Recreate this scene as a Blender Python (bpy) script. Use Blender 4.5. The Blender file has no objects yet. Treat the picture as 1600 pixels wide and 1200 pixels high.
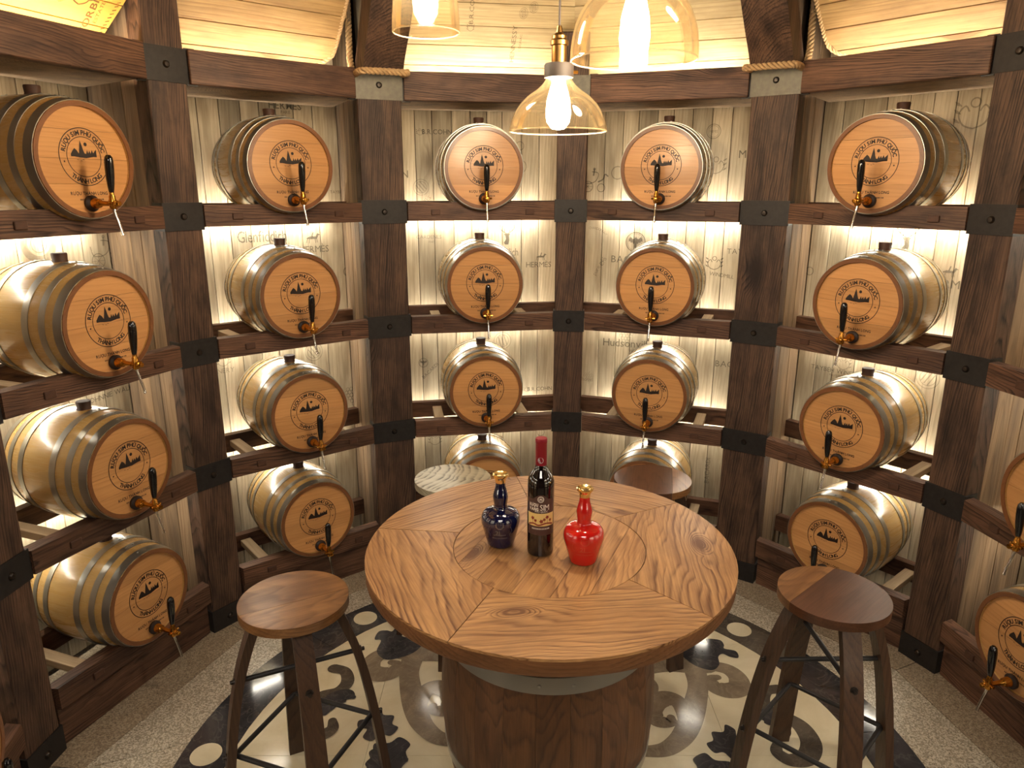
import bpy, bmesh, math, random
from mathutils import Vector, Matrix
from math import sin, cos, tan, pi, radians as rad, hypot

S = bpy.context.scene
COL = S.collection

# ------------------------------------------------------------------ camera, world, exposure
R = 1.619                       # radius of the ring of posts (front faces)
APO = R * cos(rad(15))          # distance of each bay's front line from the room centre
PHI = 5.24                      # bearing of the post in the middle of the back
PANEL_Y = APO + 0.42            # face of the plank lining at the back of every bay

cam_d = bpy.data.cameras.new('camera')
cam_d.sensor_width = 36.0
cam_d.lens = 25.40
cam_d.clip_start = 0.02
cam = bpy.data.objects.new('camera', cam_d)
COL.objects.link(cam)
cam.location = (-0.120, -1.774, 1.800)
cam.rotation_euler = (rad(90 - 15.234), 0, 0)
S.camera = cam

S.view_settings.view_transform = 'Standard'
S.view_settings.look = 'None'
S.view_settings.exposure = 0.66
S.view_settings.gamma = 1.0
S.view_settings.use_curve_mapping = False

wd = bpy.data.worlds.new('world')
S.world = wd
wd.use_nodes = True
wd.node_tree.nodes['Background'].inputs[0].default_value = (1.0, 0.86, 0.70, 1)
wd.node_tree.nodes['Background'].inputs[1].default_value = 0.22

LED = 44.0          # LED strips behind the shelves
LED_TOP = 52.0      # LED strips in the cove
BULB = 160.0        # pendant filament bulbs

def area(name, loc, rot, size, power, color):
    d = bpy.data.lights.new(name, 'AREA')
    d.shape = 'RECTANGLE'; d.size = size[0]; d.size_y = size[1]
    d.energy = power; d.color = color
    o = bpy.data.objects.new(name, d); COL.objects.link(o)
    o.location = loc; o.rotation_euler = rot
    return o
# added fill light, out of view in the passage behind the camera
area('passage_fill', (-0.2, -2.6, 2.95), (rad(25), 0, 0), (1.2, 0.8), 26, (1.0, 0.90, 0.78))

# ------------------------------------------------------------------ helpers
def bay_az(k): return rad(PHI + 30 * (k - 2.5))
def post_az(i): return rad(PHI + 30 * (i - 3))

def mark(o, label=None, cat=None, group=None, kind=None):
    if label: o['label'] = label
    if cat: o['category'] = cat
    if group: o['group'] = group
    if kind: o['kind'] = kind
    return o

def empty(name, loc=(0, 0, 0), rz=0.0, label=None, cat=None, group=None):
    o = bpy.data.objects.new(name, None)
    o.empty_display_size = 0.05
    COL.objects.link(o)
    o.location = loc; o.rotation_euler = (0, 0, rz)
    return mark(o, label, cat, group)

class MB:
    """Collects shapes and links them as one mesh object."""
    def __init__(s, smooth=False):
        s.bm = bmesh.new(); s.smooth = smooth
    def _xf(s, vs, M):
        if M is not None:
            for v in vs: v.co = M @ v.co
        return vs
    def box(s, c, d, M=None, bevel=0.0):
        vs = []
        for i in (-1, 1):
            for j in (-1, 1):
                for k in (-1, 1):
                    vs.append(s.bm.verts.new((c[0] + i * d[0] / 2, c[1] + j * d[1] / 2, c[2] + k * d[2] / 2)))
        F = [(0, 1, 3, 2), (4, 6, 7, 5), (0, 4, 5, 1), (2, 3, 7, 6), (0, 2, 6, 4), (1, 5, 7, 3)]
        fs = [s.bm.faces.new([vs[i] for i in f]) for f in F]
        if bevel > 0:
            es = list({e for f in fs for e in f.edges})
            r = bmesh.ops.bevel(s.bm, geom=es, offset=bevel, segments=1, affect='EDGES', profile=0.5)
            vs = list({v for f in r['faces'] for v in f.verts} | {v for v in vs if v.is_valid})
        s._xf(vs, M)
        return s
    def lathe(s, prof, n=32, axis='Z', M=None, a0=0.0, a1=2 * pi, mod=None):
        """prof: list of (radius, height); revolve. mod(angle index) -> radial factor."""
        full = abs((a1 - a0) - 2 * pi) < 1e-6
        m = n if full else n + 1
        rows = []; allv = []
        for r, h in prof:
            row = []
            if r < 1e-6:
                v = s.bm.verts.new((0, 0, h)); row = [v] * m; allv.append(v)
            else:
                for i in range(m):
                    a = a0 + (a1 - a0) * i / n
                    q = r * (mod(i) if mod else 1.0)
                    v = s.bm.verts.new((q * cos(a), q * sin(a), h)); row.append(v); allv.append(v)
            rows.append(row)
        for a, b in zip(rows[:-1], rows[1:]):
            for i in range(n):
                j = (i + 1) % m
                q = []
                for v in (a[i], a[j], b[j], b[i]):
                    if v not in q: q.append(v)
                if len(q) > 2:
                    try: s.bm.faces.new(q)
                    except ValueError: pass
        if axis == 'Y':   # height runs along +Y
            A = Matrix(((1, 0, 0, 0), (0, 0, 1, 0), (0, -1, 0, 0), (0, 0, 0, 1)))
            for v in allv: v.co = A @ v.co
        elif axis == 'X':
            A = Matrix(((0, 0, 1, 0), (0, 1, 0, 0), (-1, 0, 0, 0), (0, 0, 0, 1)))
            for v in allv: v.co = A @ v.co
        s._xf(allv, M)
        return s
    def prism(s, poly, z0, z1, M=None):
        """poly in xy extruded between z0 and z1."""
        a = [s.bm.verts.new((x, y, z0)) for x, y in poly]
        b = [s.bm.verts.new((x, y, z1)) for x, y in poly]
        s.bm.faces.new(a[::-1]); s.bm.faces.new(b)
        n = len(poly)
        for i in range(n):
            s.bm.faces.new((a[i], a[(i + 1) % n], b[(i + 1) % n], b[i]))
        s._xf(a + b, M)
        return s
    def tube(s, pts, r, n=8, cap=True, M=None):
        pts = [Vector(p) for p in pts]
        rr = r if isinstance(r, (list, tuple)) else [r] * len(pts)
        rings = []; up = None
        for i, p in enumerate(pts):
            t = (pts[min(i + 1, len(pts) - 1)] - pts[max(i - 1, 0)]).normalized()
            if up is None:
                up = Vector((0, 0, 1)) if abs(t.z) < 0.9 else Vector((1, 0, 0))
            x = up.cross(t)
            if x.length < 1e-6: x = Vector((1, 0, 0))
            x.normalize(); y = t.cross(x); up = y
            rings.append([s.bm.verts.new(p + (x * cos(2 * pi * k / n) + y * sin(2 * pi * k / n)) * rr[i]) for k in range(n)])
        for a, b in zip(rings[:-1], rings[1:]):
            for k in range(n):
                s.bm.faces.new((a[k], a[(k + 1) % n], b[(k + 1) % n], b[k]))
        if cap:
            s.bm.faces.new(rings[0][::-1]); s.bm.faces.new(rings[-1])
        s._xf([v for q in rings for v in q], M)
        return s
    def sweep(s, pts, w, d, side):
        """rectangular section w (along side) x d swept along pts; side: fixed Vector."""
        pts = [Vector(p) for p in pts]; side = Vector(side).normalized(); rings = []
        for i, p in enumerate(pts):
            t = (pts[min(i + 1, len(pts) - 1)] - pts[max(i - 1, 0)]).normalized()
            nrm = t.cross(side).normalized()
            ww = w[i] if isinstance(w, (list, tuple)) else w
            rings.append([s.bm.verts.new(p + side * a * ww / 2 + nrm * b * d / 2) for a, b in ((-1, -1), (1, -1), (1, 1), (-1, 1))])
        for a, b in zip(rings[:-1], rings[1:]):
            for k in range(4):
                s.bm.faces.new((a[k], a[(k + 1) % 4], b[(k + 1) % 4], b[k]))
        s.bm.faces.new(rings[0][::-1]); s.bm.faces.new(rings[-1])
        return s
    def mesh(s, name, mat, bevel=0.0, autosmooth=None):
        bm = s.bm
        if bevel > 0:
            es = [e for e in bm.edges if len(e.link_faces) == 2 and e.calc_face_angle(0) > 0.6]
            if es: bmesh.ops.bevel(bm, geom=es, offset=bevel, segments=1, affect='EDGES', profile=0.5)
        bmesh.ops.recalc_face_normals(bm, faces=bm.faces)
        me = bpy.data.meshes.new(name)
        bm.to_mesh(me); bm.free()
        me.materials.append(mat)
        if s.smooth:
            me.shade_smooth()
            me.set_sharp_from_angle(angle=rad(autosmooth or 40))
        return me
    def obj(s, name, mat, parent=None, loc=None, rot=None, bevel=0.0, autosmooth=None):
        return link(name, s.mesh(name, mat, bevel, autosmooth), parent, loc, rot)

def link(name, me, parent=None, loc=None, rot=None):
    o = bpy.data.objects.new(name, me)
    COL.objects.link(o)
    if parent: o.parent = parent
    if loc: o.location = loc
    if rot: o.rotation_euler = rot
    return o

def tree_copy(o, parent=None):
    c = o.copy(); COL.objects.link(c); c.parent = parent
    for ch in list(o.children): tree_copy(ch, c)
    return c

def spline(pts, n=8, closed=False):
    """Catmull-Rom through pts (tuples of any length)."""
    P = [tuple(p) for p in pts]; out = []
    L = len(P)
    rng = range(L) if closed else range(L - 1)
    for i in rng:
        g = (lambda k: P[k % L]) if closed else (lambda k: P[max(0, min(L - 1, k))])
        p0, p1, p2, p3 = g(i - 1), g(i), g(i + 1), g(i + 2)
        for j in range(n):
            t = j / n
            out.append(tuple(0.5 * ((2 * b) + (-a + c) * t + (2 * a - 5 * b + 4 * c - d) * t * t + (-a + 3 * b - 3 * c + d) * t ** 3)
                             for a, b, c, d in zip(p0, p1, p2, p3)))
    if not closed: out.append(P[-1])
    return out

# ------------------------------------------------------------------ materials
def new_mat(name):
    m = bpy.data.materials.new(name); m.use_nodes = True
    nt = m.node_tree; nt.nodes.clear()
    out = nt.nodes.new('ShaderNodeOutputMaterial')
    return m, nt, out

def node(nt, t, **kw):
    n = nt.nodes.new(t)
    for k, v in kw.items():
        if k in n.inputs.keys(): n.inputs[k].default_value = v
        else: setattr(n, k, v)
    return n

def srgb(h):
    h = h.lstrip('#'); c = [int(h[i:i + 2], 16) / 255 for i in (0, 2, 4)]
    return tuple((x / 12.92 if x <= 0.04045 else ((x + 0.055) / 1.055) ** 2.4) for x in c) + (1,)

def ramp(nt, fac, stops):
    r = nt.nodes.new('ShaderNodeValToRGB')
    el = r.color_ramp.elements
    while len(el) < len(stops): el.new(0.5)
    for e, (p, c) in zip(el, stops): e.position = p; e.color = c
    nt.links.new(fac, r.inputs[0])
    return r.outputs[0]

def math_n(nt, op, a, b=None):
    n = nt.nodes.new('ShaderNodeMath'); n.operation = op
    for i, x in enumerate((a, b)):
        if x is None: continue
        if isinstance(x, (int, float)): n.inputs[i].default_value = x
        else: nt.links.new(x, n.inputs[i])
    return n.outputs[0]

def mixc(nt, fac, a, b, mode='MIX'):
    n = nt.nodes.new('ShaderNodeMix'); n.data_type = 'RGBA'; n.blend_type = mode
    for i, x in ((0, fac), (6, a), (7, b)):
        if isinstance(x, (int, float, tuple)): n.inputs[i].default_value = x
        else: nt.links.new(x, n.inputs[i])
    return n.outputs[2]

def wood(name, light, dark, axis='X', rings=55.0, contrast=0.6, rough=0.55, coat=0.0, stain=None, stain_amt=0.35,
         vary=0.25, bump=0.25, tilt=0.035, wob=0.018, spec=0.4, knots=0.0, patch=0.0, fibres=1.0):
    """Plank-sawn wood: growth rings around an axis nearly along the grain, so faces show cathedral figures."""
    m, nt, out = new_mat(name)
    L = nt.links
    tc = node(nt, 'ShaderNodeTexCoord'); oi = node(nt, 'ShaderNodeObjectInfo')
    # bring the grain axis to X
    rot = {'X': (0, 0, 0), 'Y': (0, 0, rad(-90)), 'Z': (0, rad(90), 0)}[axis]
    mp = node(nt, 'ShaderNodeMapping', vector_type='POINT'); mp.inputs['Rotation'].default_value = rot
    L.new(tc.outputs['Object'], mp.inputs['Vector'])
    base = mp.outputs[0]
    cx = node(nt, 'ShaderNodeCombineXYZ')
    r = oi.outputs['Random']
    L.new(math_n(nt, 'MULTIPLY', r, 31.7), cx.inputs[0])
    r2 = math_n(nt, 'FRACT', math_n(nt, 'MULTIPLY', r, 17.31)); r3 = math_n(nt, 'FRACT', math_n(nt, 'MULTIPLY', r, 57.93))
    L.new(math_n(nt, 'MULTIPLY', math_n(nt, 'SUBTRACT', r2, 0.5), 0.10), cx.inputs[1])
    L.new(math_n(nt, 'MULTIPLY', math_n(nt, 'ADD', r3, 0.3), 0.07), cx.inputs[2])
    ad = node(nt, 'ShaderNodeVectorMath', operation='ADD'); L.new(base, ad.inputs[0]); L.new(cx.outputs[0], ad.inputs[1])
    p = ad.outputs[0]
    def scaled(v, s):
        n = node(nt, 'ShaderNodeVectorMath', operation='MULTIPLY'); L.new(v, n.inputs[0]); n.inputs[1].default_value = s
        return n.outputs[0]
    # wobble of the rings
    nz = node(nt, 'ShaderNodeTexNoise', Scale=1.0, Detail=3.0, Roughness=0.55); L.new(scaled(p, (1.9, 7, 7)), nz.inputs['Vector'])
    sub = node(nt, 'ShaderNodeVectorMath', operation='SUBTRACT'); L.new(nz.outputs['Color'], sub.inputs[0]); sub.inputs[1].default_value = (0.5, 0.5, 0.5)
    wv = scaled(sub.outputs[0], (0, wob * 2.4, wob * 2.4))
    ad2 = node(nt, 'ShaderNodeVectorMath', operation='ADD'); L.new(p, ad2.inputs[0]); L.new(wv, ad2.inputs[1])
    sp = node(nt, 'ShaderNodeSeparateXYZ'); L.new(ad2.outputs[0], sp.inputs[0])
    px = node(nt, 'ShaderNodeSeparateXYZ'); L.new(base, px.inputs[0])
    zz = math_n(nt, 'ADD', sp.outputs[2], math_n(nt, 'MULTIPLY', px.outputs[0], tilt))
    kn = None
    if knots:
        vo = node(nt, 'ShaderNodeTexVoronoi', Scale=1.0, feature='F1'); L.new(scaled(p, (knots, knots * 2.2, knots * 2.2)), vo.inputs['Vector'])
        kn = ramp(nt, vo.outputs['Distance'], [(0.02, (1, 1, 1, 1)), (0.10, (0.6, 0.6, 0.6, 1)), (0.20, (0.16, 0.16, 0.16, 1)), (0.42, (0, 0, 0, 1))])
        zz = math_n(nt, 'ADD', zz, math_n(nt, 'MULTIPLY', kn, 0.05))
    rr = math_n(nt, 'SQRT', math_n(nt, 'ADD', math_n(nt, 'MULTIPLY', sp.outputs[1], sp.outputs[1]), math_n(nt, 'MULTIPLY', zz, zz)))
    irr = node(nt, 'ShaderNodeTexNoise', Scale=1.0, Detail=2.0); irr.noise_dimensions = '1D'; L.new(math_n(nt, 'MULTIPLY', rr, rings * 0.35), irr.inputs['W'])
    fr = math_n(nt, 'FRACT', math_n(nt, 'ADD', math_n(nt, 'MULTIPLY', rr, rings), math_n(nt, 'MULTIPLY', irr.outputs['Fac'], 1.6)))
    ring = ramp(nt, fr, [(0.0, (0, 0, 0, 1)), (0.5, (0.3, 0.3, 0.3, 1)), (0.8, (1, 1, 1, 1)), (1.0, (0, 0, 0, 1))])
    # fibres
    fb = node(nt, 'ShaderNodeTexNoise', Scale=1.0, Detail=4.0, Roughness=0.65); L.new(scaled(p, (5, 210, 210)), fb.inputs['Vector'])
    fib = ramp(nt, fb.outputs['Fac'], [(0.36, (0, 0, 0, 1)), (0.66, (1, 1, 1, 1))])
    # broad tone
    bt = node(nt, 'ShaderNodeTexNoise', Scale=1.0, Detail=3.0, Roughness=0.6); L.new(scaled(p, (2.2, 14, 14)), bt.inputs['Vector'])
    am = node(nt, 'ShaderNodeTexNoise', Scale=1.0, Detail=2.0); L.new(scaled(p, (3.5, 22, 22)), am.inputs['Vector'])
    ring = math_n(nt, 'MULTIPLY', ring, ramp(nt, am.outputs['Fac'], [(0.32, (0.25, 0.25, 0.25, 1)), (0.62, (1, 1, 1, 1))]))
    g = math_n(nt, 'ADD', math_n(nt, 'MULTIPLY', ring, contrast), math_n(nt, 'MULTIPLY', fib, 0.34 * fibres))
    if kn is not None: g = math_n(nt, 'ADD', g, math_n(nt, 'MULTIPLY', math_n(nt, 'POWER', kn, 2.0), 1.2))
    g = math_n(nt, 'MINIMUM', g, 1.25)
    col = mixc(nt, g, light, dark)
    if stain:
        sf = ramp(nt, bt.outputs['Fac'], [(0.42, (0, 0, 0, 1)), (0.70, (1, 1, 1, 1))])
        col = mixc(nt, math_n(nt, 'MULTIPLY', sf, stain_amt), col, stain)
    if patch:
        pn = node(nt, 'ShaderNodeTexNoise', Scale=1.0, Detail=4.0, Roughness=0.65); L.new(scaled(p, (6, 16, 16)), pn.inputs['Vector'])
        col = mixc(nt, math_n(nt, 'MULTIPLY', ramp(nt, pn.outputs['Fac'], [(0.42, (0, 0, 0, 1)), (0.72, (1, 1, 1, 1))]), patch), col, dark)
    # per-piece tone
    tone = math_n(nt, 'ADD', math_n(nt, 'MULTIPLY', r3, vary), 1.0 - vary * 0.55)
    tn = node(nt, 'ShaderNodeCombineColor'); 
    for i in range(3): L.new(tone, tn.inputs[i])
    col = mixc(nt, 1.0, col, tn.outputs[0], 'MULTIPLY')
    bs = node(nt, 'ShaderNodeBsdfPrincipled')
    L.new(col, bs.inputs['Base Color'])
    bs.inputs['Specular IOR Level'].default_value = spec
    ro = math_n(nt, 'ADD', math_n(nt, 'MULTIPLY', g, 0.12), rough)
    L.new(ro, bs.inputs['Roughness'])
    if coat: bs.inputs['Coat Weight'].default_value = coat; bs.inputs['Coat Roughness'].default_value = 0.18
    bp = node(nt, 'ShaderNodeBump', Strength=bump, Distance=0.0015)
    L.new(math_n(nt, 'SUBTRACT', 1.0, g), bp.inputs['Height']); L.new(bp.outputs[0], bs.inputs['Normal'])
    L.new(bs.outputs[0], out.inputs[0])
    return m

def plain(name, color, rough=0.5, metal=0.0, spec=0.5, noise=0.0, nscale=30.0, coat=0.0, bump=0.0, alpha=1.0, emit=None, est=0.0):
    m, nt, out = new_mat(name)
    L = nt.links
    bs = node(nt, 'ShaderNodeBsdfPrincipled')
    bs.inputs['Base Color'].default_value = color
    bs.inputs['Roughness'].default_value = rough
    bs.inputs['Metallic'].default_value = metal
    bs.inputs['Specular IOR Level'].default_value = spec
    if coat: bs.inputs['Coat Weight'].default_value = coat; bs.inputs['Coat Roughness'].default_value = 0.05
    if alpha < 1: bs.inputs['Alpha'].default_value = alpha
    if noise or bump:
        tc = node(nt, 'ShaderNodeTexCoord')
        nz = node(nt, 'ShaderNodeTexNoise', Scale=nscale, Detail=4.0, Roughness=0.6)
        L.new(tc.outputs['Object'], nz.inputs['Vector'])
        if noise:
            c2 = tuple(x * (1 - noise) for x in color[:3]) + (1,)
            c3 = tuple(min(1, x * (1 + noise)) for x in color[:3]) + (1,)
            L.new(ramp(nt, nz.outputs['Fac'], [(0.3, c2), (0.7, c3)]), bs.inputs['Base Color'])
            L.new(math_n(nt, 'ADD', math_n(nt, 'MULTIPLY', nz.outputs['Fac'], 0.25), rough - 0.1), bs.inputs['Roughness'])
        if bump:
            bp = node(nt, 'ShaderNodeBump', Strength=bump, Distance=0.002)
            L.new(nz.outputs['Fac'], bp.inputs['Height']); L.new(bp.outputs[0], bs.inputs['Normal'])
    if emit: bs.inputs['Emission Color'].default_value = emit; bs.inputs['Emission Strength'].default_value = est
    L.new(bs.outputs[0], out.inputs[0])
    return m

def emitter(name, color, strength):
    m, nt, out = new_mat(name)
    e = node(nt, 'ShaderNodeEmission', Strength=strength); e.inputs[0].default_value = color
    nt.links.new(e.outputs[0], out.inputs[0])
    return m

def thin_glass(name, tint, glow=0.0):
    """Thin blown glass: straight transmission, a Fresnel reflection and a trace of amber scatter."""
    m, nt, out = new_mat(name)
    L = nt.links
    tr = node(nt, 'ShaderNodeBsdfTransparent'); tr.inputs[0].default_value = tint
    gl = node(nt, 'ShaderNodeBsdfGlossy', Roughness=0.04); gl.inputs[0].default_value = (1, 0.95, 0.85, 1)
    tl = node(nt, 'ShaderNodeBsdfTranslucent'); tl.inputs[0].default_value = (1.0, 0.78, 0.45, 1)
    mt = node(nt, 'ShaderNodeMixShader'); mt.inputs[0].default_value = glow
    L.new(tr.outputs[0], mt.inputs[1]); L.new(tl.outputs[0], mt.inputs[2])
    fr = node(nt, 'ShaderNodeFresnel', IOR=1.28)
    mx = node(nt, 'ShaderNodeMixShader'); L.new(math_n(nt, 'MULTIPLY', fr.outputs[0], 0.6), mx.inputs[0])
    L.new(mt.outputs[0], mx.inputs[1]); L.new(gl.outputs[0], mx.inputs[2]); L.new(mx.outputs[0], out.inputs[0])
    return m

def granite(name, base, dark, lightc):
    m, nt, out = new_mat(name)
    L = nt.links
    tc = node(nt, 'ShaderNodeTexCoord'); oi = node(nt, 'ShaderNodeObjectInfo')
    ad = node(nt, 'ShaderNodeVectorMath', operation='ADD'); L.new(tc.outputs['Object'], ad.inputs[0])
    cx = node(nt, 'ShaderNodeCombineXYZ'); L.new(math_n(nt, 'MULTIPLY', oi.outputs['Random'], 9.0), cx.inputs[0]); L.new(cx.outputs[0], ad.inputs[1])
    v1 = node(nt, 'ShaderNodeTexVoronoi', Scale=210.0); L.new(ad.outputs[0], v1.inputs['Vector'])
    v2 = node(nt, 'ShaderNodeTexNoise', Scale=150.0, Detail=4.0, Roughness=0.7); L.new(ad.outputs[0], v2.inputs['Vector'])
    v3 = node(nt, 'ShaderNodeTexNoise', Scale=14.0, Detail=3.0); L.new(ad.outputs[0], v3.inputs['Vector'])
    s1 = node(nt, 'ShaderNodeSeparateColor'); L.new(v1.outputs['Color'], s1.inputs[0])
    c = mixc(nt, ramp(nt, s1.outputs[0], [(0.35, (0, 0, 0, 1)), (0.75, (1, 1, 1, 1))]), base, lightc)
    spk = ramp(nt, v2.outputs['Fac'], [(0.57, (0, 0, 0, 1)), (0.61, (1, 1, 1, 1))])
    c = mixc(nt, math_n(nt, 'MULTIPLY', spk, 0.85), c, dark)
    c = mixc(nt, math_n(nt, 'MULTIPLY', v3.outputs['Fac'], 0.35), c, mixc(nt, 0.4, base, dark))
    bs = node(nt, 'ShaderNodeBsdfPrincipled', Roughness=0.28); bs.inputs['Specular IOR Level'].default_value = 0.45
    L.new(c, bs.inputs['Base Color']); L.new(bs.outputs[0], out.inputs[0])
    return m

def marble(name, a, b, scale=4.0, rough=0.14, veins=None):
    m, nt, out = new_mat(name)
    L = nt.links
    tc = node(nt, 'ShaderNodeTexCoord')
    n1 = node(nt, 'ShaderNodeTexNoise', Scale=scale, Detail=6.0, Roughness=0.65, Distortion=1.2); L.new(tc.outputs['Object'], n1.inputs['Vector'])
    c = mixc(nt, ramp(nt, n1.outputs['Fac'], [(0.35, (0, 0, 0, 1)), (0.68, (1, 1, 1, 1))]), a, b)
    if veins:
        n2 = node(nt, 'ShaderNodeTexNoise', Scale=scale * 1.6, Detail=5.0, Distortion=2.5); L.new(tc.outputs['Object'], n2.inputs['Vector'])
        vf = ramp(nt, n2.outputs['Fac'], [(0.47, (0, 0, 0, 1)), (0.5, (1, 1, 1, 1)), (0.53, (0, 0, 0, 1))])
        c = mixc(nt, math_n(nt, 'MULTIPLY', vf, 0.3), c, veins)
    bs = node(nt, 'ShaderNodeBsdfPrincipled', Roughness=rough)
    L.new(c, bs.inputs['Base Color']); L.new(bs.outputs[0], out.inputs[0])
    return m

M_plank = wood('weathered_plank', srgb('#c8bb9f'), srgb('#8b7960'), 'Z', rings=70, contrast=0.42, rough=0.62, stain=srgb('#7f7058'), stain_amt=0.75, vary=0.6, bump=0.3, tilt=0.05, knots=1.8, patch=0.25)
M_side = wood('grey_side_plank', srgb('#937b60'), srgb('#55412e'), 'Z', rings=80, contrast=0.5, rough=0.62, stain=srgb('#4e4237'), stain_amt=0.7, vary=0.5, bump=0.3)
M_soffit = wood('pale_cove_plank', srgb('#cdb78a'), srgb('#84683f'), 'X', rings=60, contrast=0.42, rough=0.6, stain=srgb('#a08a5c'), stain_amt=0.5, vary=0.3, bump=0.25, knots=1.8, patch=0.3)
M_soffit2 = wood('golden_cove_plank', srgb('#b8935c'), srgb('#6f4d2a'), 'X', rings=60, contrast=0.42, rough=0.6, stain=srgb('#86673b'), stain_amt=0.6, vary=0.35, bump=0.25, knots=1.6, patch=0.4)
M_box = wood('yellow_crate_plank', srgb('#e0ac4e'), srgb('#b98434'), 'X', rings=25, contrast=0.2, rough=0.6, vary=0.12, bump=0.1, fibres=0.5)
M_postZ = wood('burnt_post_wood', srgb('#6b503e'), srgb('#160d0a'), 'Z', rings=105, contrast=0.8, rough=0.55, stain=srgb('#2e1d18'), stain_amt=0.6, vary=0.3, bump=0.3, tilt=0.09, wob=0.020, knots=1.6, patch=0.75, fibres=1.3)
M_rail = wood('brown_rail_wood', srgb('#7c5943'), srgb('#26150e'), 'X', rings=110, contrast=0.78, rough=0.5, stain=srgb('#3c251d'), stain_amt=0.6, vary=0.35, bump=0.45, tilt=0.08, wob=0.024, knots=2.0, patch=0.6, fibres=1.3)
M_bar = wood('pale_bar_wood', srgb('#b59f80'), srgb('#836a4c'), 'Y', rings=70, contrast=0.3, rough=0.6, vary=0.2, bump=0.2)
M_barrel = wood('barrel_oak', srgb('#c8a364'), srgb('#93713c'), 'Y', rings=60, contrast=0.30, rough=0.26, coat=0.55, stain=srgb('#a3834a'), stain_amt=0.45, vary=0.16, bump=0.08, fibres=0.4)
M_chime = wood('barrel_end_ring', srgb('#7c5030'), srgb('#4e2f1b'), 'Y', rings=60, contrast=0.3, rough=0.35, coat=0.3, vary=0.2, bump=0.1, fibres=0.5)
M_head = wood('barrel_head_oak', srgb('#cf9a62'), srgb('#a26c3b'), 'X', rings=75, contrast=0.36, rough=0.36, coat=0.25, stain=srgb('#b27d48'), stain_amt=0.5, vary=0.26, bump=0.08, tilt=0.07, fibres=0.5)
M_table = wood('table_pine', srgb('#c39561'), srgb('#5f391d'), 'X', rings=150, contrast=0.8, rough=0.34, coat=0.12, stain=srgb('#94683e'), stain_amt=0.5, vary=0.22, bump=0.16, tilt=0.05, wob=0.016, knots=2.6, patch=0.42, fibres=1.2)
M_edge = wood('table_edge_wood', srgb('#7c5230'), srgb('#42260f'), 'X', rings=90, contrast=0.5, rough=0.45, vary=0.2, bump=0.3, patch=0.5)
M_stave = wood('dark_barrel_stave', srgb('#694528'), srgb('#2d190e'), 'Z', rings=140, contrast=0.62, rough=0.42, coat=0.1, stain=srgb('#3a2213'), stain_amt=0.6, vary=0.4, bump=0.4, patch=0.4)
M_seat = wood('stool_seat_wood', srgb('#946a40'), srgb('#4c301a'), 'X', rings=90, contrast=0.55, rough=0.30, coat=0.25, stain=srgb('#5e3a1e'), stain_amt=0.7, vary=0.15, bump=0.15, tilt=0.1, knots=3.0, patch=0.5)
M_seat_dark = wood('stool_seat_dark', srgb('#5c3a26'), srgb('#2f1a12'), 'X', rings=90, contrast=0.4, rough=0.30, coat=0.25, stain=srgb('#3a241a'), stain_amt=0.6, vary=0.1, bump=0.12)
M_seat_pale = wood('stool_seat_striped', srgb('#b4ad94'), srgb('#20150d'), 'X', rings=125, contrast=0.85, rough=0.38, coat=0.15, vary=0.1, bump=0.3, tilt=0.30, wob=0.012, fibres=0.3)
M_leg = wood('stool_leg_wood', srgb('#4a3221'), srgb('#1d100a'), 'Z', rings=100, contrast=0.5, rough=0.42, coat=0.1, vary=0.25, bump=0.3)
M_strap = plain('black_iron_strap', srgb('#2b2827'), rough=0.48, metal=0.4, noise=0.25, nscale=60, bump=0.15)
M_strap_lit = plain('lit_iron_strap', srgb('#6b675c'), rough=0.5, metal=0.35, noise=0.2, nscale=60, bump=0.15)  # same strap iron, with the light from lamps and strips put into its colour
M_bolt = plain('dark_bolt', srgb('#3b3531'), rough=0.35, metal=0.8)
M_hoop = plain('galvanised_hoop', srgb('#a5a39a'), rough=0.30, metal=0.85)
M_black = plain('black_lacquer', srgb('#0b0b0e'), rough=0.16, spec=0.6, coat=0.4)
M_brass = plain('brass', srgb('#c28b3c'), rough=0.22, metal=1.0)
M_steel = plain('polished_steel', srgb('#d5d2cc'), rough=0.16, metal=1.0)
M_gold = plain('gold_foil', srgb('#f6dd9c'), rough=0.18, metal=1.0)
M_cork = plain('dark_bung_wood', srgb('#4a2f20'), rough=0.6, noise=0.25, nscale=40)
M_bush = plain('black_brown_bush', srgb('#2a1a13'), rough=0.5)
M_ink = plain('burnt_ink', srgb('#241610'), rough=0.6)
M_stamp = plain('stamp_ink', srgb('#33302a'), rough=0.8, alpha=0.60)
M_stamp_faint = plain('faint_stamp_ink', srgb('#5b5546'), rough=0.8, alpha=0.40)
M_rope = plain('manila_rope', srgb('#b3946a'), rough=0.85, noise=0.25, nscale=120)
M_led = emitter('led_strip_white', (1.0, 0.93, 0.79, 1), LED)
M_led_cove = emitter('cove_strip_white', (1.0, 0.92, 0.76, 1), LED_TOP)
M_bulb = emitter('bulb_filament_glow', (1.0, 0.86, 0.68, 1), BULB)
M_glass = thin_glass('amber_glass', (0.978, 0.935, 0.86, 1), 0.008)
M_rim = plain('glass_lip', srgb('#f0dcb4'), rough=.1, alpha=.28)
M_cord = plain('black_cord', srgb('#2a211c'), rough=0.7)
M_antique = plain('antique_brass', srgb('#8c6a3c'), rough=0.3, metal=1.0, noise=0.15)
M_gran = granite('light_granite', srgb('#9c927f'), srgb('#2c2620'), srgb('#d6cebd'))
M_gran2 = granite('brown_granite', srgb('#8b7c68'), srgb('#332b24'), srgb('#b3a58e'))
M_cream = marble('cream_marble', srgb('#ddd5bb'), srgb('#cabf9f'), 3.0, 0.12)
M_grey = marble('grey_brown_marble', srgb('#8d7f6c'), srgb('#6b5f50'), 7.0, 0.13, srgb('#a3967f'))
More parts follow.
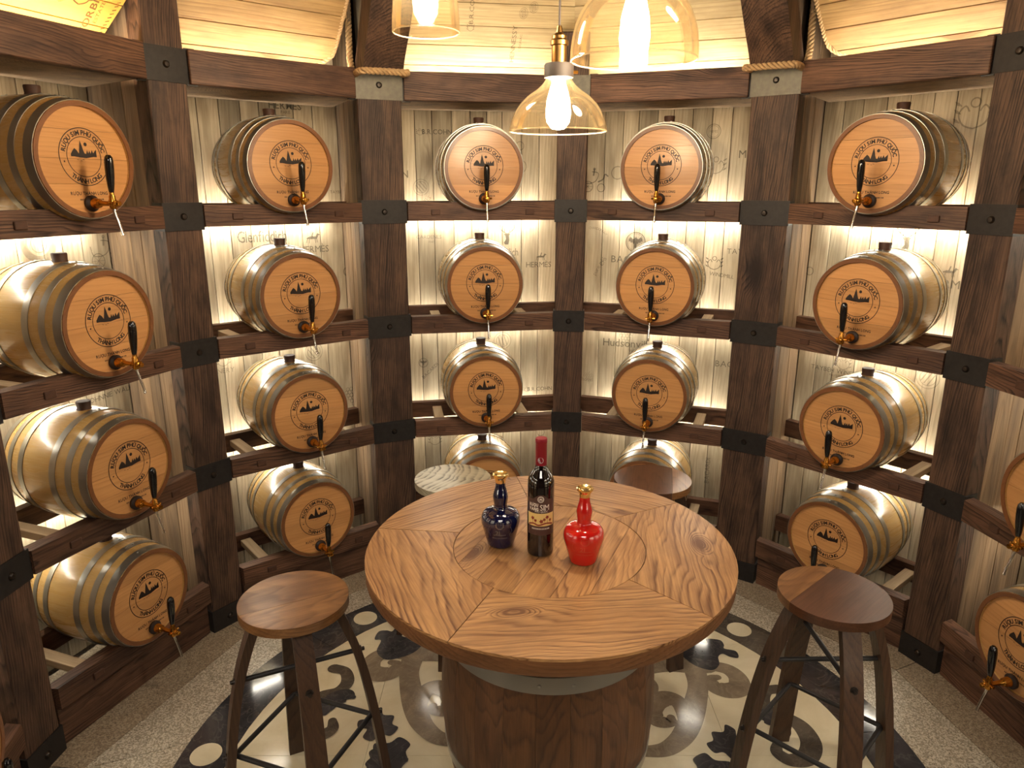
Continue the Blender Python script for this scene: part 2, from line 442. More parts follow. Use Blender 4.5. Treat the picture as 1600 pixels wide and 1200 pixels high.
M_dark = marble('black_marble', srgb('#2b2b2e'), srgb('#454346'), 5.0, 0.10, srgb('#6d6b68'))
M_brownm = marble('brown_marble', srgb('#5e4a30'), srgb('#3c2f20'), 6.0, 0.12, srgb('#8a7350'))
M_greym = marble('smoky_marble', srgb('#5b544b'), srgb('#3f3a35'), 6.0, 0.12, srgb('#7a7164'))
M_plaster = plain('dark_plaster', srgb('#6a5846'), rough=0.9, noise=0.1)

# ------------------------------------------------------------------ lettering and stamp drawing
_tc = {}
def glyph(ch, bold):
    key = (ch, bold)
    if key in _tc: return _tc[key]
    cu = bpy.data.curves.new('glyph', 'FONT'); cu.body = ch; cu.size = 1.0; cu.offset = bold; cu.resolution_u = 2
    cu.extrude = 0.0
    o = bpy.data.objects.new('glyph', cu); COL.objects.link(o)
    dg = bpy.context.evaluated_depsgraph_get(); dg.update()
    me = o.evaluated_get(dg).to_mesh()
    vs = [(v.co.x, v.co.y) for v in me.vertices]; fs = [tuple(p.vertices) for p in me.polygons]
    o.evaluated_get(dg).to_mesh_clear()
    bpy.data.objects.remove(o); bpy.data.curves.remove(cu)
    w = (min(v[0] for v in vs), max(v[0] for v in vs)) if vs else (0, 0.28)
    _tc[key] = (vs, fs, w)
    return _tc[key]

class Ink:
    """flat drawing in a plane (u, v); built as one thin mesh."""
    def __init__(s): s.v = []; s.f = []
    def add(s, vs, fs):
        b = len(s.v); s.v += vs; s.f += [tuple(b + i for i in f) for f in fs]
    def text(s, t, x, y, size, rot=0.0, bold=0.0, squeeze=1.0, align=0.5, track=0.08):
        adv = 0.0; items = []
        for ch in t:
            if ch == ' ': adv += 0.32; continue
            vs, fs, (a, b) = glyph(ch, bold)
            items.append((adv - a, vs, fs)); adv += (b - a) + track
        adv -= track
        c, sn = cos(rot), sin(rot)
        for off, vs, fs in items:
            q = []
            for u, w in vs:
                uu = (u + off - adv * align) * size * squeeze; ww = (w - 0.36) * size
                q.append((x + uu * c - ww * sn, y + uu * sn + ww * c))
            s.add(q, fs)
    def arc_text(s, t, cx, cy, r, size, mid, span, top=True, bold=0.0):
        """letters on a circle; mid = bearing clockwise from top (deg)."""
        ws = []
        for ch in t: ws.append(0.36 if ch == ' ' else max(glyph(ch, bold)[2][1] - glyph(ch, bold)[2][0], .26) + 0.15)
        tot = sum(ws); k = rad(span) / tot; pos = -tot / 2
        for ch, w in zip(t, ws):
            mpos = pos + w / 2; pos += w
            if ch == ' ': continue
            vs, fs, (a, b) = glyph(ch, bold)
            ang = (rad(mid) + mpos * k) if top else (rad(mid) - mpos * k)
            bx, by = cx + r * sin(ang), cy + r * cos(ang)
            rt = -ang if top else -ang + pi
            c, sn = cos(rt), sin(rt)
            q = []
            for u, v_ in vs:
                uu = (u - (a + b) / 2) * size; ww = (v_ - 0.36) * size
                q.append((bx + uu * c - ww * sn, by + uu * sn + ww * c))
            s.add(q, fs)
    def ring(s, cx, cy, r, w, n=48, a0=0.0, a1=360.0):
        vs = []; full = a1 - a0 >= 359.9
        m = n if full else n + 1
        for i in range(m):
            a = rad(a0 + (a1 - a0) * i / n)
            vs += [(cx + (r - w / 2) * cos(a), cy + (r - w / 2) * sin(a)), (cx + (r + w / 2) * cos(a), cy + (r + w / 2) * sin(a))]
        fs = []
        for i in range(n):
            j = (i + 1) % m
            fs.append((2 * i, 2 * i + 1, 2 * j + 1, 2 * j))
        s.add(vs, fs)
    def disc(s, cx, cy, r, n=12):
        s.add([(cx + r * cos(2 * pi * i / n), cy + r * sin(2 * pi * i / n)) for i in range(n)], [tuple(range(n))])
    def poly(s, pts): s.add(list(pts), [tuple(range(len(pts)))])
    def line(s, pts, w):
        pts = [Vector(p) for p in pts]; vs = []
        for i, p in enumerate(pts):
            t = (pts[min(i + 1, len(pts) - 1)] - pts[max(i - 1, 0)]).normalized(); n = Vector((-t.y, t.x))
            ww = w[i] if isinstance(w, (list, tuple)) else w
            vs += [tuple(p + n * ww / 2), tuple(p - n * ww / 2)]
        s.add(vs, [(2 * i, 2 * i + 1, 2 * i + 3, 2 * i + 2) for i in range(len(pts) - 1)])
    def mesh(s, name, mat, fn):
        me = bpy.data.meshes.new(name)
        me.from_pydata([fn(u, v) for u, v in s.v], [], s.f); me.update()
        me.materials.append(mat)
        return me

def draw_deer(k, x, y, h):
    w = h * 0.03
    k.poly([(x - .10 * h, y - .5 * h), (x + .06 * h, y - .5 * h), (x + .10 * h, y - .30 * h), (x + .09 * h, y - .08 * h), (x + .15 * h, y - .02 * h), (x + .05 * h, y + .0 * h),
            (x - .05 * h, y + .0 * h), (x - .15 * h, y - .02 * h), (x - .08 * h, y - .10 * h), (x - .05 * h, y - .26 * h), (x - .16 * h, y - .42 * h)])
    for sgn in (-1, 1):
        k.line(spline([(x + sgn * .03 * h, y), (x + sgn * .20 * h, y + .10 * h), (x + sgn * .33 * h, y + .24 * h), (x + sgn * .30 * h, y + .45 * h)], 4), w)
        for (a, b, c, d) in ((.13, .06, .10, .24), (.24, .13, .20, .36), (.32, .23, .42, .36), (.32, .30, .38, .50)):
            k.line([(x + sgn * a * h, y + b * h), (x + sgn * c * h, y + d * h)], w * .8)
def draw_bat(k, x, y, r):
    k.ring(x, y, r, r * .09); k.ring(x, y, r * .86, r * .035)
    pts = [(0, .42), (.09, .55), (.12, .38), (.30, .30), (.55, .55), (.72, .30), (.74, 0), (.60, .12), (.48, -.10), (.34, .0), (.22, -.22), (.12, -.12), (.10, -.5), (.0, -.7)]
    q = [(x + a * r, y + b * r) for a, b in pts]; p = [(x - a * r, y + b * r) for a, b in pts[::-1][1:-1]]
    k.poly(q + p)
def draw_grapes(k, x, y, s):
    n = 0
    for row, cnt in enumerate((4, 5, 4, 3, 2, 1)):
        for i in range(cnt):
            k.ring(x + (i - (cnt - 1) / 2) * s * .22, y + (.45 - row * .19) * s, s * .105, s * .022, 12)
    k.line(spline([(x, y + .5 * s), (x + .05 * s, y + .68 * s), (x + .22 * s, y + .78 * s)], 4), s * .03)
def draw_cask(k, x, y, r, rot):
    for a in (1.0, .72): k.ring(x, y, r * a, r * .06, 28)
    c, sn = cos(rot), sin(rot)
    for o in (-.35, 0, .35):
        k.line([(x + o * r * c - .6 * r * -sn * 1, y + o * r * sn - .6 * r * c), (x + o * r * c + .6 * r * -sn, y + o * r * sn + .6 * r * c)], r * .10)
def draw_carriage(k, x, y, s):
    k.ring(x - .25 * s, y - .15 * s, .20 * s, .025 * s, 20); k.ring(x + .28 * s, y - .2 * s, .15 * s, .025 * s, 20)
    for a in range(0, 180, 45):
        c, d = cos(rad(a)) * .19 * s, sin(rad(a)) * .19 * s
        k.line([(x - .25 * s - c, y - .15 * s - d), (x - .25 * s + c, y - .15 * s + d)], .012 * s)
    k.line(spline([(x - .45 * s, y + .25 * s), (x - .38 * s, y), (x - .1 * s, y - .02 * s), (x + .1 * s, y + .1 * s), (x + .15 * s, y + .35 * s), (x - .1 * s, y + .4 * s)], 4), .03 * s)
    k.line(spline([(x + .15 * s, y + .02 * s), (x + .35 * s, y + .12 * s), (x + .42 * s, y + .3 * s), (x + .55 * s, y + .22 * s)], 4), .05 * s)
    k.disc(x + .0 * s, y + .5 * s, .05 * s); k.line([(x, y + .48 * s), (x - .03 * s, y + .25 * s)], .06 * s)
def draw_horse(k, x, y, s):
    k.poly([(x - .5 * s, y), (x - .2 * s, y + .14 * s), (x + .2 * s, y + .12 * s), (x + .35 * s, y + .34 * s), (x + .55 * s, y + .22 * s), (x + .42 * s, y + .2 * s), (x + .3 * s, y - .02 * s), (x - .1 * s, y - .04 * s)])
    for a, b in ((-.42, -.3), (-.25, -.32), (.18, -.3), (.3, -.28)): k.line([(x + a * s * .9, y), (x + a * s * 1.1, y + b * s)], .04 * s)
    k.line([(x - .05 * s, y + .1 * s), (x + .05 * s, y + .42 * s)], .08 * s)
def draw_bars(k, x, y, w, h, n=9, rot=0.0):
    """row of strokes for print too small to read"""
    rr = random.Random(int(x * 1000) + n)
    for i in range(n):
        a = (i - (n - 1) / 2) * w / n; b = w / n * rr.uniform(.35, .7)
        c, sn = cos(rot), sin(rot)
        q = [(a - b / 2, -h / 2), (a + b / 2, -h / 2), (a + b / 2, h / 2), (a - b / 2, h / 2)]
        k.poly([(x + u * c - v * sn, y + u * sn + v * c) for u, v in q])
def draw_leafy(k, x, y, s):
    """small crest: two curled sprays around a cup"""
    for g in (-1, 1):
        k.line(spline([(x, y - .42 * s), (x + g * .28 * s, y - .30 * s), (x + g * .42 * s, y), (x + g * .26 * s, y + .22 * s), (x + g * .14 * s, y + .06 * s)], 5), .045 * s)
        for a in (-.25, .0, .22):
            k.line([(x + g * .36 * s, y + a * s), (x + g * .48 * s, y + (a + .07) * s), (x + g * .56 * s, y + (a + .14) * s)], [.02 * s, .09 * s, .01 * s])
    k.ring(x, y + .3 * s, .13 * s, .04 * s, 16)

# ------------------------------------------------------------------ floor with inlaid medallion
MC = (0.0, 0.14); MR = 1.21; MI = 1.045
floor = MB().box((0, -0.9, -0.035), (5.4, 7.0, 0.05)).obj('floor', M_gran2)
mark(floor, 'speckled granite floor with a round inlaid medallion under the table', 'floor', kind='structure')

def clip_poly(poly, clip):
    out = poly
    for i in range(len(clip)):
        ax, ay = clip[i]; bx, by = clip[(i + 1) % len(clip)]
        inside = lambda p: (bx - ax) * (p[1] - ay) - (by - ay) * (p[0] - ax) >= -1e-9
        res = []
        for j in range(len(out)):
            p, q = out[j], out[(j + 1) % len(out)]
            ip, iq = inside(p), inside(q)
            if ip: res.append(p)
            if ip != iq:
                d1 = (bx - ax) * (p[1] - ay) - (by - ay) * (p[0] - ax); d2 = (bx - ax) * (q[1] - ay) - (by - ay) * (q[0] - ax)
                t = d1 / (d1 - d2); res.append((p[0] + (q[0] - p[0]) * t, p[1] + (q[1] - p[1]) * t))
        out = res
        if len(out) < 3: return []
    return out

def ringpt(r, az, c=(0, 0)): return (c[0] + r * sin(az), c[1] + r * cos(az))
# granite slabs: an inner band around the medallion and a browner band along the bays
for k in range(12):
    a0, a1 = rad(PHI + 15 + 30 * (k - 2) - 15), rad(PHI + 15 + 30 * (k - 1) - 15)
    g = 0.0012
    n = 8
    inner = [ringpt(MR + 0.001, a0 + g + (a1 - a0 - 2 * g) * i / n, MC) for i in range(n + 1)]
    q0, q1 = ringpt(1.50, a0 + g), ringpt(1.50, a1 - g)
    # inner slab: medallion edge to 1.50 polygon
    MB().prism(inner + [q1, q0], -0.012, 0.0).obj('floor_slab', M_gran, floor)
    MB().prism([ringpt(1.503, a0 + g), ringpt(1.503, a1 - g), ringpt(2.02, a1 - g), ringpt(2.02, a0 + g)], -0.012, 0.0).obj('floor_slab', M_gran2, floor)
# dark border ring in eight pieces, alternating marbles
ring_m = {0: M_dark, 1: M_greym, 2: M_greym, 3: M_brownm}
for k in range(16):
    a0, a1 = rad(3 - 11.25 + 22.5 * k), rad(3 + 11.25 + 22.5 * k)
    az = 3 + 22.5 * k
    mt = M_dark if (70 < az < 290) else (M_greym if (az < 55 or az > 318) else M_brownm)
    if 290 <= az <= 318: mt = M_dark
    n = 6; g = 0.0008
    o_ = [ringpt(MR, a0 + g + (a1 - a0 - 2 * g) * i / n, MC) for i in range(n + 1)]
    i_ = [ringpt(MI, a0 + g + (a1 - a0 - 2 * g) * i / n, MC) for i in range(n, -1, -1)]
    MB().prism(o_ + i_, -0.012, 0.0).obj('border_piece', mt, floor)
for k in range(8):
    c = ringpt(1.128, rad(3 + 45 * k + 0), MC)
    MB().prism([(c[0] + .050 * cos(2 * pi * i / 28), c[1] + .050 * sin(2 * pi * i / 28)) for i in range(28)], -0.001, 0.0006).obj('round_inlay', M_cream, floor)
circ = [(MC[0] + (MI - .001) * cos(2 * pi * i / 72), MC[1] + (MI - .001) * sin(2 * pi * i / 72)) for i in range(72)]
for i in range(-2, 2):
    for j in range(-3, 3):
        x0, y0 = i * .6 + .0, .194 + j * .6
        cell = [(x0 + .0006, y0 + .0006), (x0 + .5994, y0 + .0006), (x0 + .5994, y0 + .5994), (x0 + .0006, y0 + .5994)]
        q = clip_poly(cell, circ)
        if len(q) > 2: MB().prism(q, -0.012, 0.0).obj('cream_tile', M_cream, floor)

_zi = [0]
def lift(z):
    _zi[0] += 1
    return z + _zi[0] * 0.00003
def ribbon(mb, path, z=0.0008):
    """path: (u, w, width) in medallion axis frame already mapped to xy by caller -> list of (x,y,width)"""
    P = spline(path, 7)
    L_, R_ = [], []
    for i, p in enumerate(P):
        a = Vector(P[max(i - 1, 0)][:2]); b = Vector(P[min(i + 1, len(P) - 1)][:2]); t = (b - a).normalized(); n = Vector((-t.y, t.x))
        L_.append(Vector(p[:2]) + n * p[2] / 2); R_.append(Vector(p[:2]) - n * p[2] / 2)
    for i in range(len(P) - 1):
        vs = [L_[i], L_[i + 1], R_[i + 1], R_[i]]
        top = [mb.bm.verts.new((v.x, v.y, z)) for v in vs]
        mb.bm.faces.new(top)
    # rounded ends
    for e in (0, -1):
        c = P[e]; r = c[2] / 2
        mb.bm.faces.new([mb.bm.verts.new((c[0] + r * cos(2 * pi * k / 14), c[1] + r * sin(2 * pi * k / 14), z + .0001)) for k in range(14)])
def blob(mb, pts, z):
    P = spline(pts, 5, closed=True)
    mb.bm.faces.new([mb.bm.verts.new((p[0], p[1], z)) for p in P])
stem = [(.815, -.03, .085), (.76, .02, .085), (.685, .085, .075), (.563, .149, .085), (.470, .188, .08), (.400, .200, .07), (.335, .190, .06), (.27, .14, .045)]
curl_o = [(.80, .00, .05), (.838, .05, .060), (.862, .10, .066), (.847, .152, .074), (.80, .185, .085), (.755, .165, .085), (.738, .120, .07), (.765, .088, .045), (.792, .098, .03)]
curl_i = [(.49, .165, .04), (.535, .125, .05), (.565, .085, .066), (.552, .045, .08), (.505, .030, .085), (.455, .050, .08), (.435, .095, .065), (.462, .128, .045), (.482, .115, .03)]
cross = [(.80, -.06, .05), (.785, .0, .05), (.79, .05, .03)]
fish = [(.80, -.075), (.83, -.11), (.89, -.105), (.94, -.055), (.965, -.07), (1.00, -.03), (.985, .0), (.965, .015), (.985, .055), (.955, .085), (.935, .06), (.93, .03), (.90, .03), (.86, .06), (.81, .06), (.785, 0)]
dark_curl = [(.905, .285, .05), (.86, .262, .045), (.80, .285, .05), (.775, .335, .05), (.79, .39, .055), (.782, .445, .065), (.735, .500, .07), (.665, .520, .066), (.615, .490, .055), (.615, .445, .045), (.65, .425, .03)]
dark_leaf = [(.71, .31, .02), (.735, .325, .07), (.745, .37, .075), (.72, .41, .05), (.70, .43, .02)]
blob_b = [(.53, .25), (.56, .275), (.595, .26), (.60, .295), (.575, .32), (.59, .355), (.56, .375), (.535, .355), (.51, .385), (.475, .37), (.48, .33), (.455, .31), (.47, .27), (.50, .275)]
blob_c = [(.40, .33), (.43, .35), (.44, .40), (.40, .42), (.37, .46), (.33, .43), (.29, .43), (.28, .38), (.31, .36), (.33, .32), (.37, .35)]
for q in range(4):
    ax = rad(49 + 90 * q)
    eu = Vector((sin(ax), cos(ax))); ew0 = Vector((cos(ax), -sin(ax)))
    for sg in (1, -1):
        ew = ew0 * sg
        f = lambda p: tuple((Vector(MC) + eu * p[0] + ew * p[1])) + tuple(p[2:])
        for path, mt, z in ((stem, M_grey, .0006), (curl_o, M_grey, .0008), (curl_i, M_grey, .0008), (dark_curl, M_greym, .0009), (dark_leaf, M_dark, .0011)):
            mb = MB(); ribbon(mb, [f(p) for p in path], lift(z)); mb.obj('scroll_inlay', mt, floor)
        mb = MB(); blob(mb, [f(p) for p in blob_b], lift(.0010)); mb.obj('leaf_inlay', M_dark, floor)
        mb = MB(); blob(mb, [f(p) for p in blob_c], lift(.0010)); mb.obj('leaf_inlay', M_dark, floor)
    f = lambda p: tuple((Vector(MC) + eu * p[0] + ew0 * p[1]))
    mb = MB(); blob(mb, [f(p) for p in fish], lift(.0014)); mb.obj('leaf_inlay', M_dark, floor)

# ------------------------------------------------------------------ walls of the bays
TOPZ = 3.1
bay_words = {-1: 'lower left edge of the view', 0: 'leftmost column', 1: 'second column from the left', 2: 'column left of the middle post',
             3: 'column right of the middle post', 4: 'second column from the right', 5: 'rightmost column'}
wall_names = {-2: 'wall_front_left', -1: 'wall_near_left', 0: 'wall_left', 1: 'wall_back_left', 2: 'wall_back', 3: 'wall_back.001', 4: 'wall_back_right', 5: 'wall_right', 6: 'wall_near_right', 7: 'wall_front_right'}
def post_w(i): return 0.19 if i in (2, 4, -2, 8) else (0.145 if i != 3 else 0.135)
WALL = {}
rp = random.Random(5)
for k in range(-2, 8):
    az = bay_az(k)
    w = MB().box((0, PANEL_Y + .035, TOPZ / 2), (2 * (PANEL_Y + .03) * tan(rad(15)) - .002, .03, TOPZ)).obj(wall_names[k], M_plaster, rot=(0, 0, -az))
    mark(w, kind='structure'); WALL[k] = w
    # side linings (radial), then the planks at the back between them
    xl = -(PANEL_Y * tan(rad(15)) - (post_w(k) / 2) / cos(rad(15))); xr = (PANEL_Y * tan(rad(15)) - (post_w(k + 1) / 2) / cos(rad(15)))
    x = xl + .003; widths = []
    while x < xr - .01:
        ww = rp.choice((.075, .082, .09, .098))
        if xr - (x + ww) < .045: ww = xr - x - .003
        widths.append((x, ww)); x += ww
    for (x, ww) in widths:
        pr = rp.uniform(0, .002)
        MB().box((0, 0, 0), (ww - .003, .017, TOPZ - .02), bevel=.0015).obj('plank', M_plank, w, loc=(x + ww / 2, PANEL_Y + .0105 - pr, TOPZ / 2))
    for side, xx in ((-1, xl), (1, xr)):
        # local radial direction at this side
        d = Vector((side * sin(rad(15)), cos(rad(15)))); nrm = Vector((-side * cos(rad(15)), sin(rad(15)) )) 
        Lr = (PANEL_Y) / cos(rad(15)) - 1.705
        pw = [(0.0, .09), (.09, .075), (.165, .10), (.265, Lr - .265 - .004)]
        wp = post_w(k) if side < 0 else post_w(k + 1)
        for (s0, ww) in pw:
            r_ = 1.703 + s0 + ww / 2
            c = d * r_ + nrm * (wp / 2 - .006 + rp.uniform(-.001, .001))
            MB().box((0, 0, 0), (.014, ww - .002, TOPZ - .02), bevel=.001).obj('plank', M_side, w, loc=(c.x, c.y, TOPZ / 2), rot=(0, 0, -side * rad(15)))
# flat ceiling and the dim passage behind the camera
cl = MB().box((0, -.9, TOPZ + .03), (5.4, 7.0, .05)).obj('ceiling', M_plaster); mark(cl, kind='structure')
for nm, c, d in (('wall_passage_end', (0, -4.3, 1.55), (3.4, .06, 3.1)), ('wall_passage_left', (-1.6, -3.0, 1.55), (.06, 2.5, 3.1)), ('wall_passage_right', (1.6, -3.0, 1.55), (.06, 2.5, 3.1))):
    mark(MB().box(c, d).obj(nm, M_plaster), kind='structure')

# ------------------------------------------------------------------ posts
ZL = {1: .190, 2: .685, 3: 1.1875, 4: 1.696, 5: 2.198}
post_label = {-1: 'dark timber post past the lower left corner of the view', 0: 'dark timber post cut by the left edge, in front of the wooden bay',
              1: 'narrow dark timber post between the leftmost and second barrel columns', 2: 'wide dark timber post with rope around its top, left of the pendant lamps',
              3: 'narrow dark timber post at the middle of the back, behind the wine bottle', 4: 'wide dark timber post with rope around its top, right of the pendant lamps',
              5: 'dark timber post between the two rightmost barrel columns', 6: 'dark timber post past the right edge of the view', 7: 'dark timber post behind the viewer on the right', -2: 'dark timber post behind the viewer on the left'}
for i in range(-2, 9):
    if i == 8: label = 'dark timber post at the right side of the entrance'
    else: label = post_label[i]
    az = post_az(i); w = post_w(i); rot = -az
    top = 2.262 if i in (2, 4) else (2.445 if i == 3 else 3.09)
    t = empty('timber_post', ringpt(R, az) + (0.0,), rot, label, 'post')
    MB().box((0, .045, top / 2), (w, .09, top), bevel=.004).obj('shaft', M_postZ, t)
    for lv, z in ZL.items():
        if lv == 1: z = .045
        hh = .10 if lv < 5 else .115
        zz = z if lv < 5 else 2.212
        mt = M_strap_lit if lv == 5 and i in (2, 3, 4) else M_strap
        b = MB()
        b.box((0, -.0028, zz), (w + .012, .0056, hh)); b.box((-w / 2 - .003, .030, zz), (.0055, .06, hh)); b.box((w / 2 + .003, .030, zz), (.0055, .06, hh))
        s = b.obj('strap', mt, t)
        MB(True).lathe([(0, -.014), (.008, -.013), (.0125, -.008), (.013, -.0055)], 14, 'Y').obj('bolt', M_bolt, s, loc=(0, 0, zz))
        if lv == 5:
            for sd in (-1, 1):
                MB().box((0, 0, 0), (.036, .006, .125)).obj('side_flange', M_strap, t, loc=(sd * (w / 2 + .021), -.001, 2.212), rot=(0, 0, -sd * rad(15)))

# ------------------------------------------------------------------ barrel shelves
BR, ER = 0.197, 0.172                   # barrel belly and end radius
YF, YB = -0.040, 0.366                  # barrel front and back relative to the bay's front line
HZ = 0.1835                             # barrel axis above the rail centre
def barrel_r(y):
    u = (y - (YF + YB) / 2) / ((YB - YF) / 2); return ER + (BR - ER) * (1 - u * u)
row_words = {4: 'top shelf', 3: 'second shelf down', 2: 'third shelf down', 1: 'bottom shelf'}
jit_x = {-1: 0.0, 0: .0176, 1: -.005, 2: .0175, 3: -.0157, 4: .024, 5: .015}

def rail_poly(xl, xr, cx, y, h=.04):
    """front outline (x,z) of a rail with the scoop that carries the barrel; z relative to rail centre"""
    r = barrel_r(y) + .0012
    pts = [(xl, -h), (xr, -h), (xr, h)]
    hx = math.sqrt(max(r * r - (HZ - h) ** 2, 0))
    n = 16; a = math.asin(min(1, hx / r))
    for j in range(n + 1):
        t = a - 2 * a * j / n
        pts.append((cx + r * sin(t), HZ - r * cos(t)))
    pts.append((xl, h))
    return pts
XZ = Matrix(((1, 0, 0, 0), (0, 0, 1, 0), (0, 1, 0, 0), (0, 0, 0, 1)))   # prism xy->xz, z->y
for k in range(-2, 8):
    az = bay_az(k)
    bx = ringpt(APO, az)
    xl = -(APO * tan(rad(15)) - (post_w(k) / 2) / cos(rad(15))) + .006; xr = (APO * tan(rad(15)) - (post_w(k + 1) / 2) / cos(rad(15))) - .006
    has = k in jit_x
    for lv in (1, 2, 3, 4):
        if has: lab = 'dark wooden barrel rack with crossbars, %s, %s' % (row_words[lv], bay_words[k])
        elif k in (6, 7): lab = 'empty wooden barrel rack beside the entrance on the right, %s' % row_words[lv] + (', nearer the door' if k == 7 else '')
        else: lab = 'empty wooden barrel rack beside the entrance on the left, %s' % row_words[lv]
        s = empty('barrel_rack', (bx[0], bx[1], ZL[lv] - .04), -az, lab, 'rack', 'barrel racks between the posts')
        cx = jit_x.get(k, 0)
        # front rail: thickness .05 behind the bay line
        fr = MB(); fr.prism(rail_poly(xl - .0005, xr + .0005, cx, .0), .008, .056, XZ)
        for v in fr.bm.verts:      # ends cut to follow the post sides
            if v.co.x < xl + .001 or v.co.x > xr - .001: v.co.x += (1 if v.co.x > 0 else -1) * (v.co.y - .008) * tan(rad(15))
        fo = fr.obj('front_rail', M_rail, s, loc=(0, 0, .04), bevel=.002)
        d2 = tan(rad(15)) * .34
        bk = MB(); bk.prism(rail_poly(xl - d2, xr + d2, cx, .35), .322, .360, XZ)
        bo = bk.obj('back_rail', M_rail, s, loc=(0, 0, .04), bevel=.002)
        for sx in (-1, 1):
            MB().box((0, 0, 0), (.046, .27, .028), bevel=.0015).obj('crossbar', M_bar, s, loc=(cx + sx * .212, .189, .042))
            MB().box((0, 0, 0), (.040, .012, .024), bevel=.002).obj('tenon', M_cork, fo, loc=(cx + sx * .212, .0075, -.003))
        if lv > 1:
            MB().box((0, 0, 0), (xr - xl + 2 * d2 - .16, .014, .006)).obj('led_strip', M_led, s, loc=((xl + xr) / 2, .372, -.004))['label'] = 'glowing white strip light'
            if lv == 4: MB().box((0, 0, 0), (xr - xl + 2 * d2 - .16, .012, .006)).obj('led_strip', M_led, s, loc=((xl + xr) / 2, .390, .030))['label'] = 'glowing white strip light'
        else:
            MB().box(((xl + xr) / 2, .052, -.076), (xr - xl, .04, .145), bevel=.002).obj('plinth_board', M_rail, s)
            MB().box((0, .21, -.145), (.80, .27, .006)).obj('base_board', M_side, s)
    # top beam with ledge and cove light
    tb = empty('top_beam', (bx[0], bx[1], 2.152), -az, ('heavy dark beam above the %s' % bay_words[k]) if has else ('heavy dark beam over the entrance side, ' + ('left' if k < 0 else ('right, nearer' if k == 7 else 'right'))), 'beam')
    MB().box(((xl + xr) / 2, .028, .060), (xr - xl, .05, .116), bevel=.003).obj('beam_face', M_rail, tb)
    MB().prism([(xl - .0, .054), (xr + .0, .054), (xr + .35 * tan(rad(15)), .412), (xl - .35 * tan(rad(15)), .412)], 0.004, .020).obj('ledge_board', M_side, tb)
    if -1 <= k <= 5:
        MB().box((0, 0, 0), (xr - xl - .02, .016, .010)).obj('cove_strip', M_led_cove, tb, loc=((xl + xr) / 2, .085, .045))['label'] = 'glowing white strip light'

# ------------------------------------------------------------------ slanted plank panels above the beams
SL = rad(50)
def slope_pt(x, z, off=0.0):
    y = APO + .196 - (z - 2.28) / tan(SL)
    return Vector((x, y - off * sin(SL), z - off * cos(SL)))
def slanted(k, xl, xr, corner, mat, label, z1=2.98, slant_r=None):
    t = empty('slanted_panel', (0, 0, 0), -bay_az(k), label, 'panel')
    z = 2.255; s = 0
    wv = .095 * sin(SL)
    while z < z1:
        z2 = min(z + wv * (rp.uniform(.92, 1.1)), z1)
        # quad in (x, along-slope)
        def xe(zz, side):
            if side < 0:
                e = xl
                if 'L' in corner and zz < 2.345: e = xl + (.02 + .09 * ((2.345 - zz) / .09) ** 1.6)
            else:
                e = xr
                if slant_r: e = xr + (zz - 2.28) * slant_r
                if 'R' in corner and zz < 2.345: e = xr - (.00 + .11 * ((2.345 - zz) / .09) ** 1.6)
            lim = (APO + .196 - (zz - 2.28) / tan(SL)) * tan(rad(15)) - .003
            return max(-lim, min(lim, e))
        n = 4 if z < 2.34 else 1
        zs = [z + (z2 - .003 - z) * i / n for i in range(n + 1)]
        poly = [(xe(q, -1), (q - 2.28) / sin(SL)) for q in zs] + [(xe(q, 1), (q - 2.28) / sin(SL)) for q in zs[::-1]]
        # local frame of the piece: x lateral, y along the slope (up and inward), z normal
        mb = MB(); mb.prism(poly, 0, .014 + rp.uniform(0, .0015))
        o = mb.obj('plank', mat, t, loc=(0, APO + .196, 2.28), rot=(-SL, 0, 0))
        # rotation: y axis -> (0,-cos,sin)
        o.rotation_euler = (pi - SL, 0, 0)
        z = z2
    return t
soff = {}
soff[-1] = slanted(-1, -.40, .30, '', M_box, 'slanted plank panel above the column past the left edge')
soff[0] = slanted(0, -.40, .318, '', M_box, 'yellow slanted plank panel with branded letters, top left corner', slant_r=.27)
soff[1] = slanted(1, -.50, .288, 'R', M_soffit2, 'slanted plank panel with rope edge, left of the rope-tied post')
soff[2] = slanted(2, -.47, .435, '', M_soffit, 'lit slanted plank panel behind the pendant lamps, left of the middle post')
soff[3] = slanted(3, -.435, .47, '', M_soffit, 'lit slanted plank panel behind the domed lamp, right of the middle post')
soff[4] = slanted(4, -.290, .50, 'L', M_soffit2, 'slanted plank panel with rope edge, right of the rope-tied post')
soff[5] = slanted(5, -.30, .40, '', M_soffit, 'slanted plank panel above the column at the right edge')

def rope_strands(mb, path, R0=.0085, pitch=.040, n=3, r=.0052):
    P = [Vector(p) for p in path]
    # resample
    Q = [P[0]]; 
    for a, b in zip(P[:-1], P[1:]):
        m = max(1, int((b - a).length / .004))
        for j in range(1, m + 1): Q.append(a + (b - a) * j / m)
    frames = []; up = Vector((0, 0, 1)); d = 0
    for i, p in enumerate(Q):
        t = (Q[min(i + 1, len(Q) - 1)] - Q[max(i - 1, 0)]).normalized()
        x = up.cross(t); 
        if x.length < .05: x = Vector((1, 0, 0)).cross(t)
        x.normalize(); y = t.cross(x); up = y
        frames.append((p, x, y, d)); d += .004
    for s in range(n):
        pts = [p + (x * cos(2 * pi * (q / pitch + s / n)) + y * sin(2 * pi * (q / pitch + s / n))) * R0 * .78 for p, x, y, q in frames]
        mb.tube(pts, r, 5)
def make_rope(path, label, k_or_az, name='rope'):
    t = empty(name, (0, 0, 0), -k_or_az)
    mb = MB(True); rope_strands(mb, path)
    bpy.data.objects.remove(t)
    o = mb.obj(name, M_rope, rot=(0, 0, -k_or_az), autosmooth=80)
    return mark(o, label, 'rope')
def sp(x, z): return tuple(slope_pt(x, z, .008))
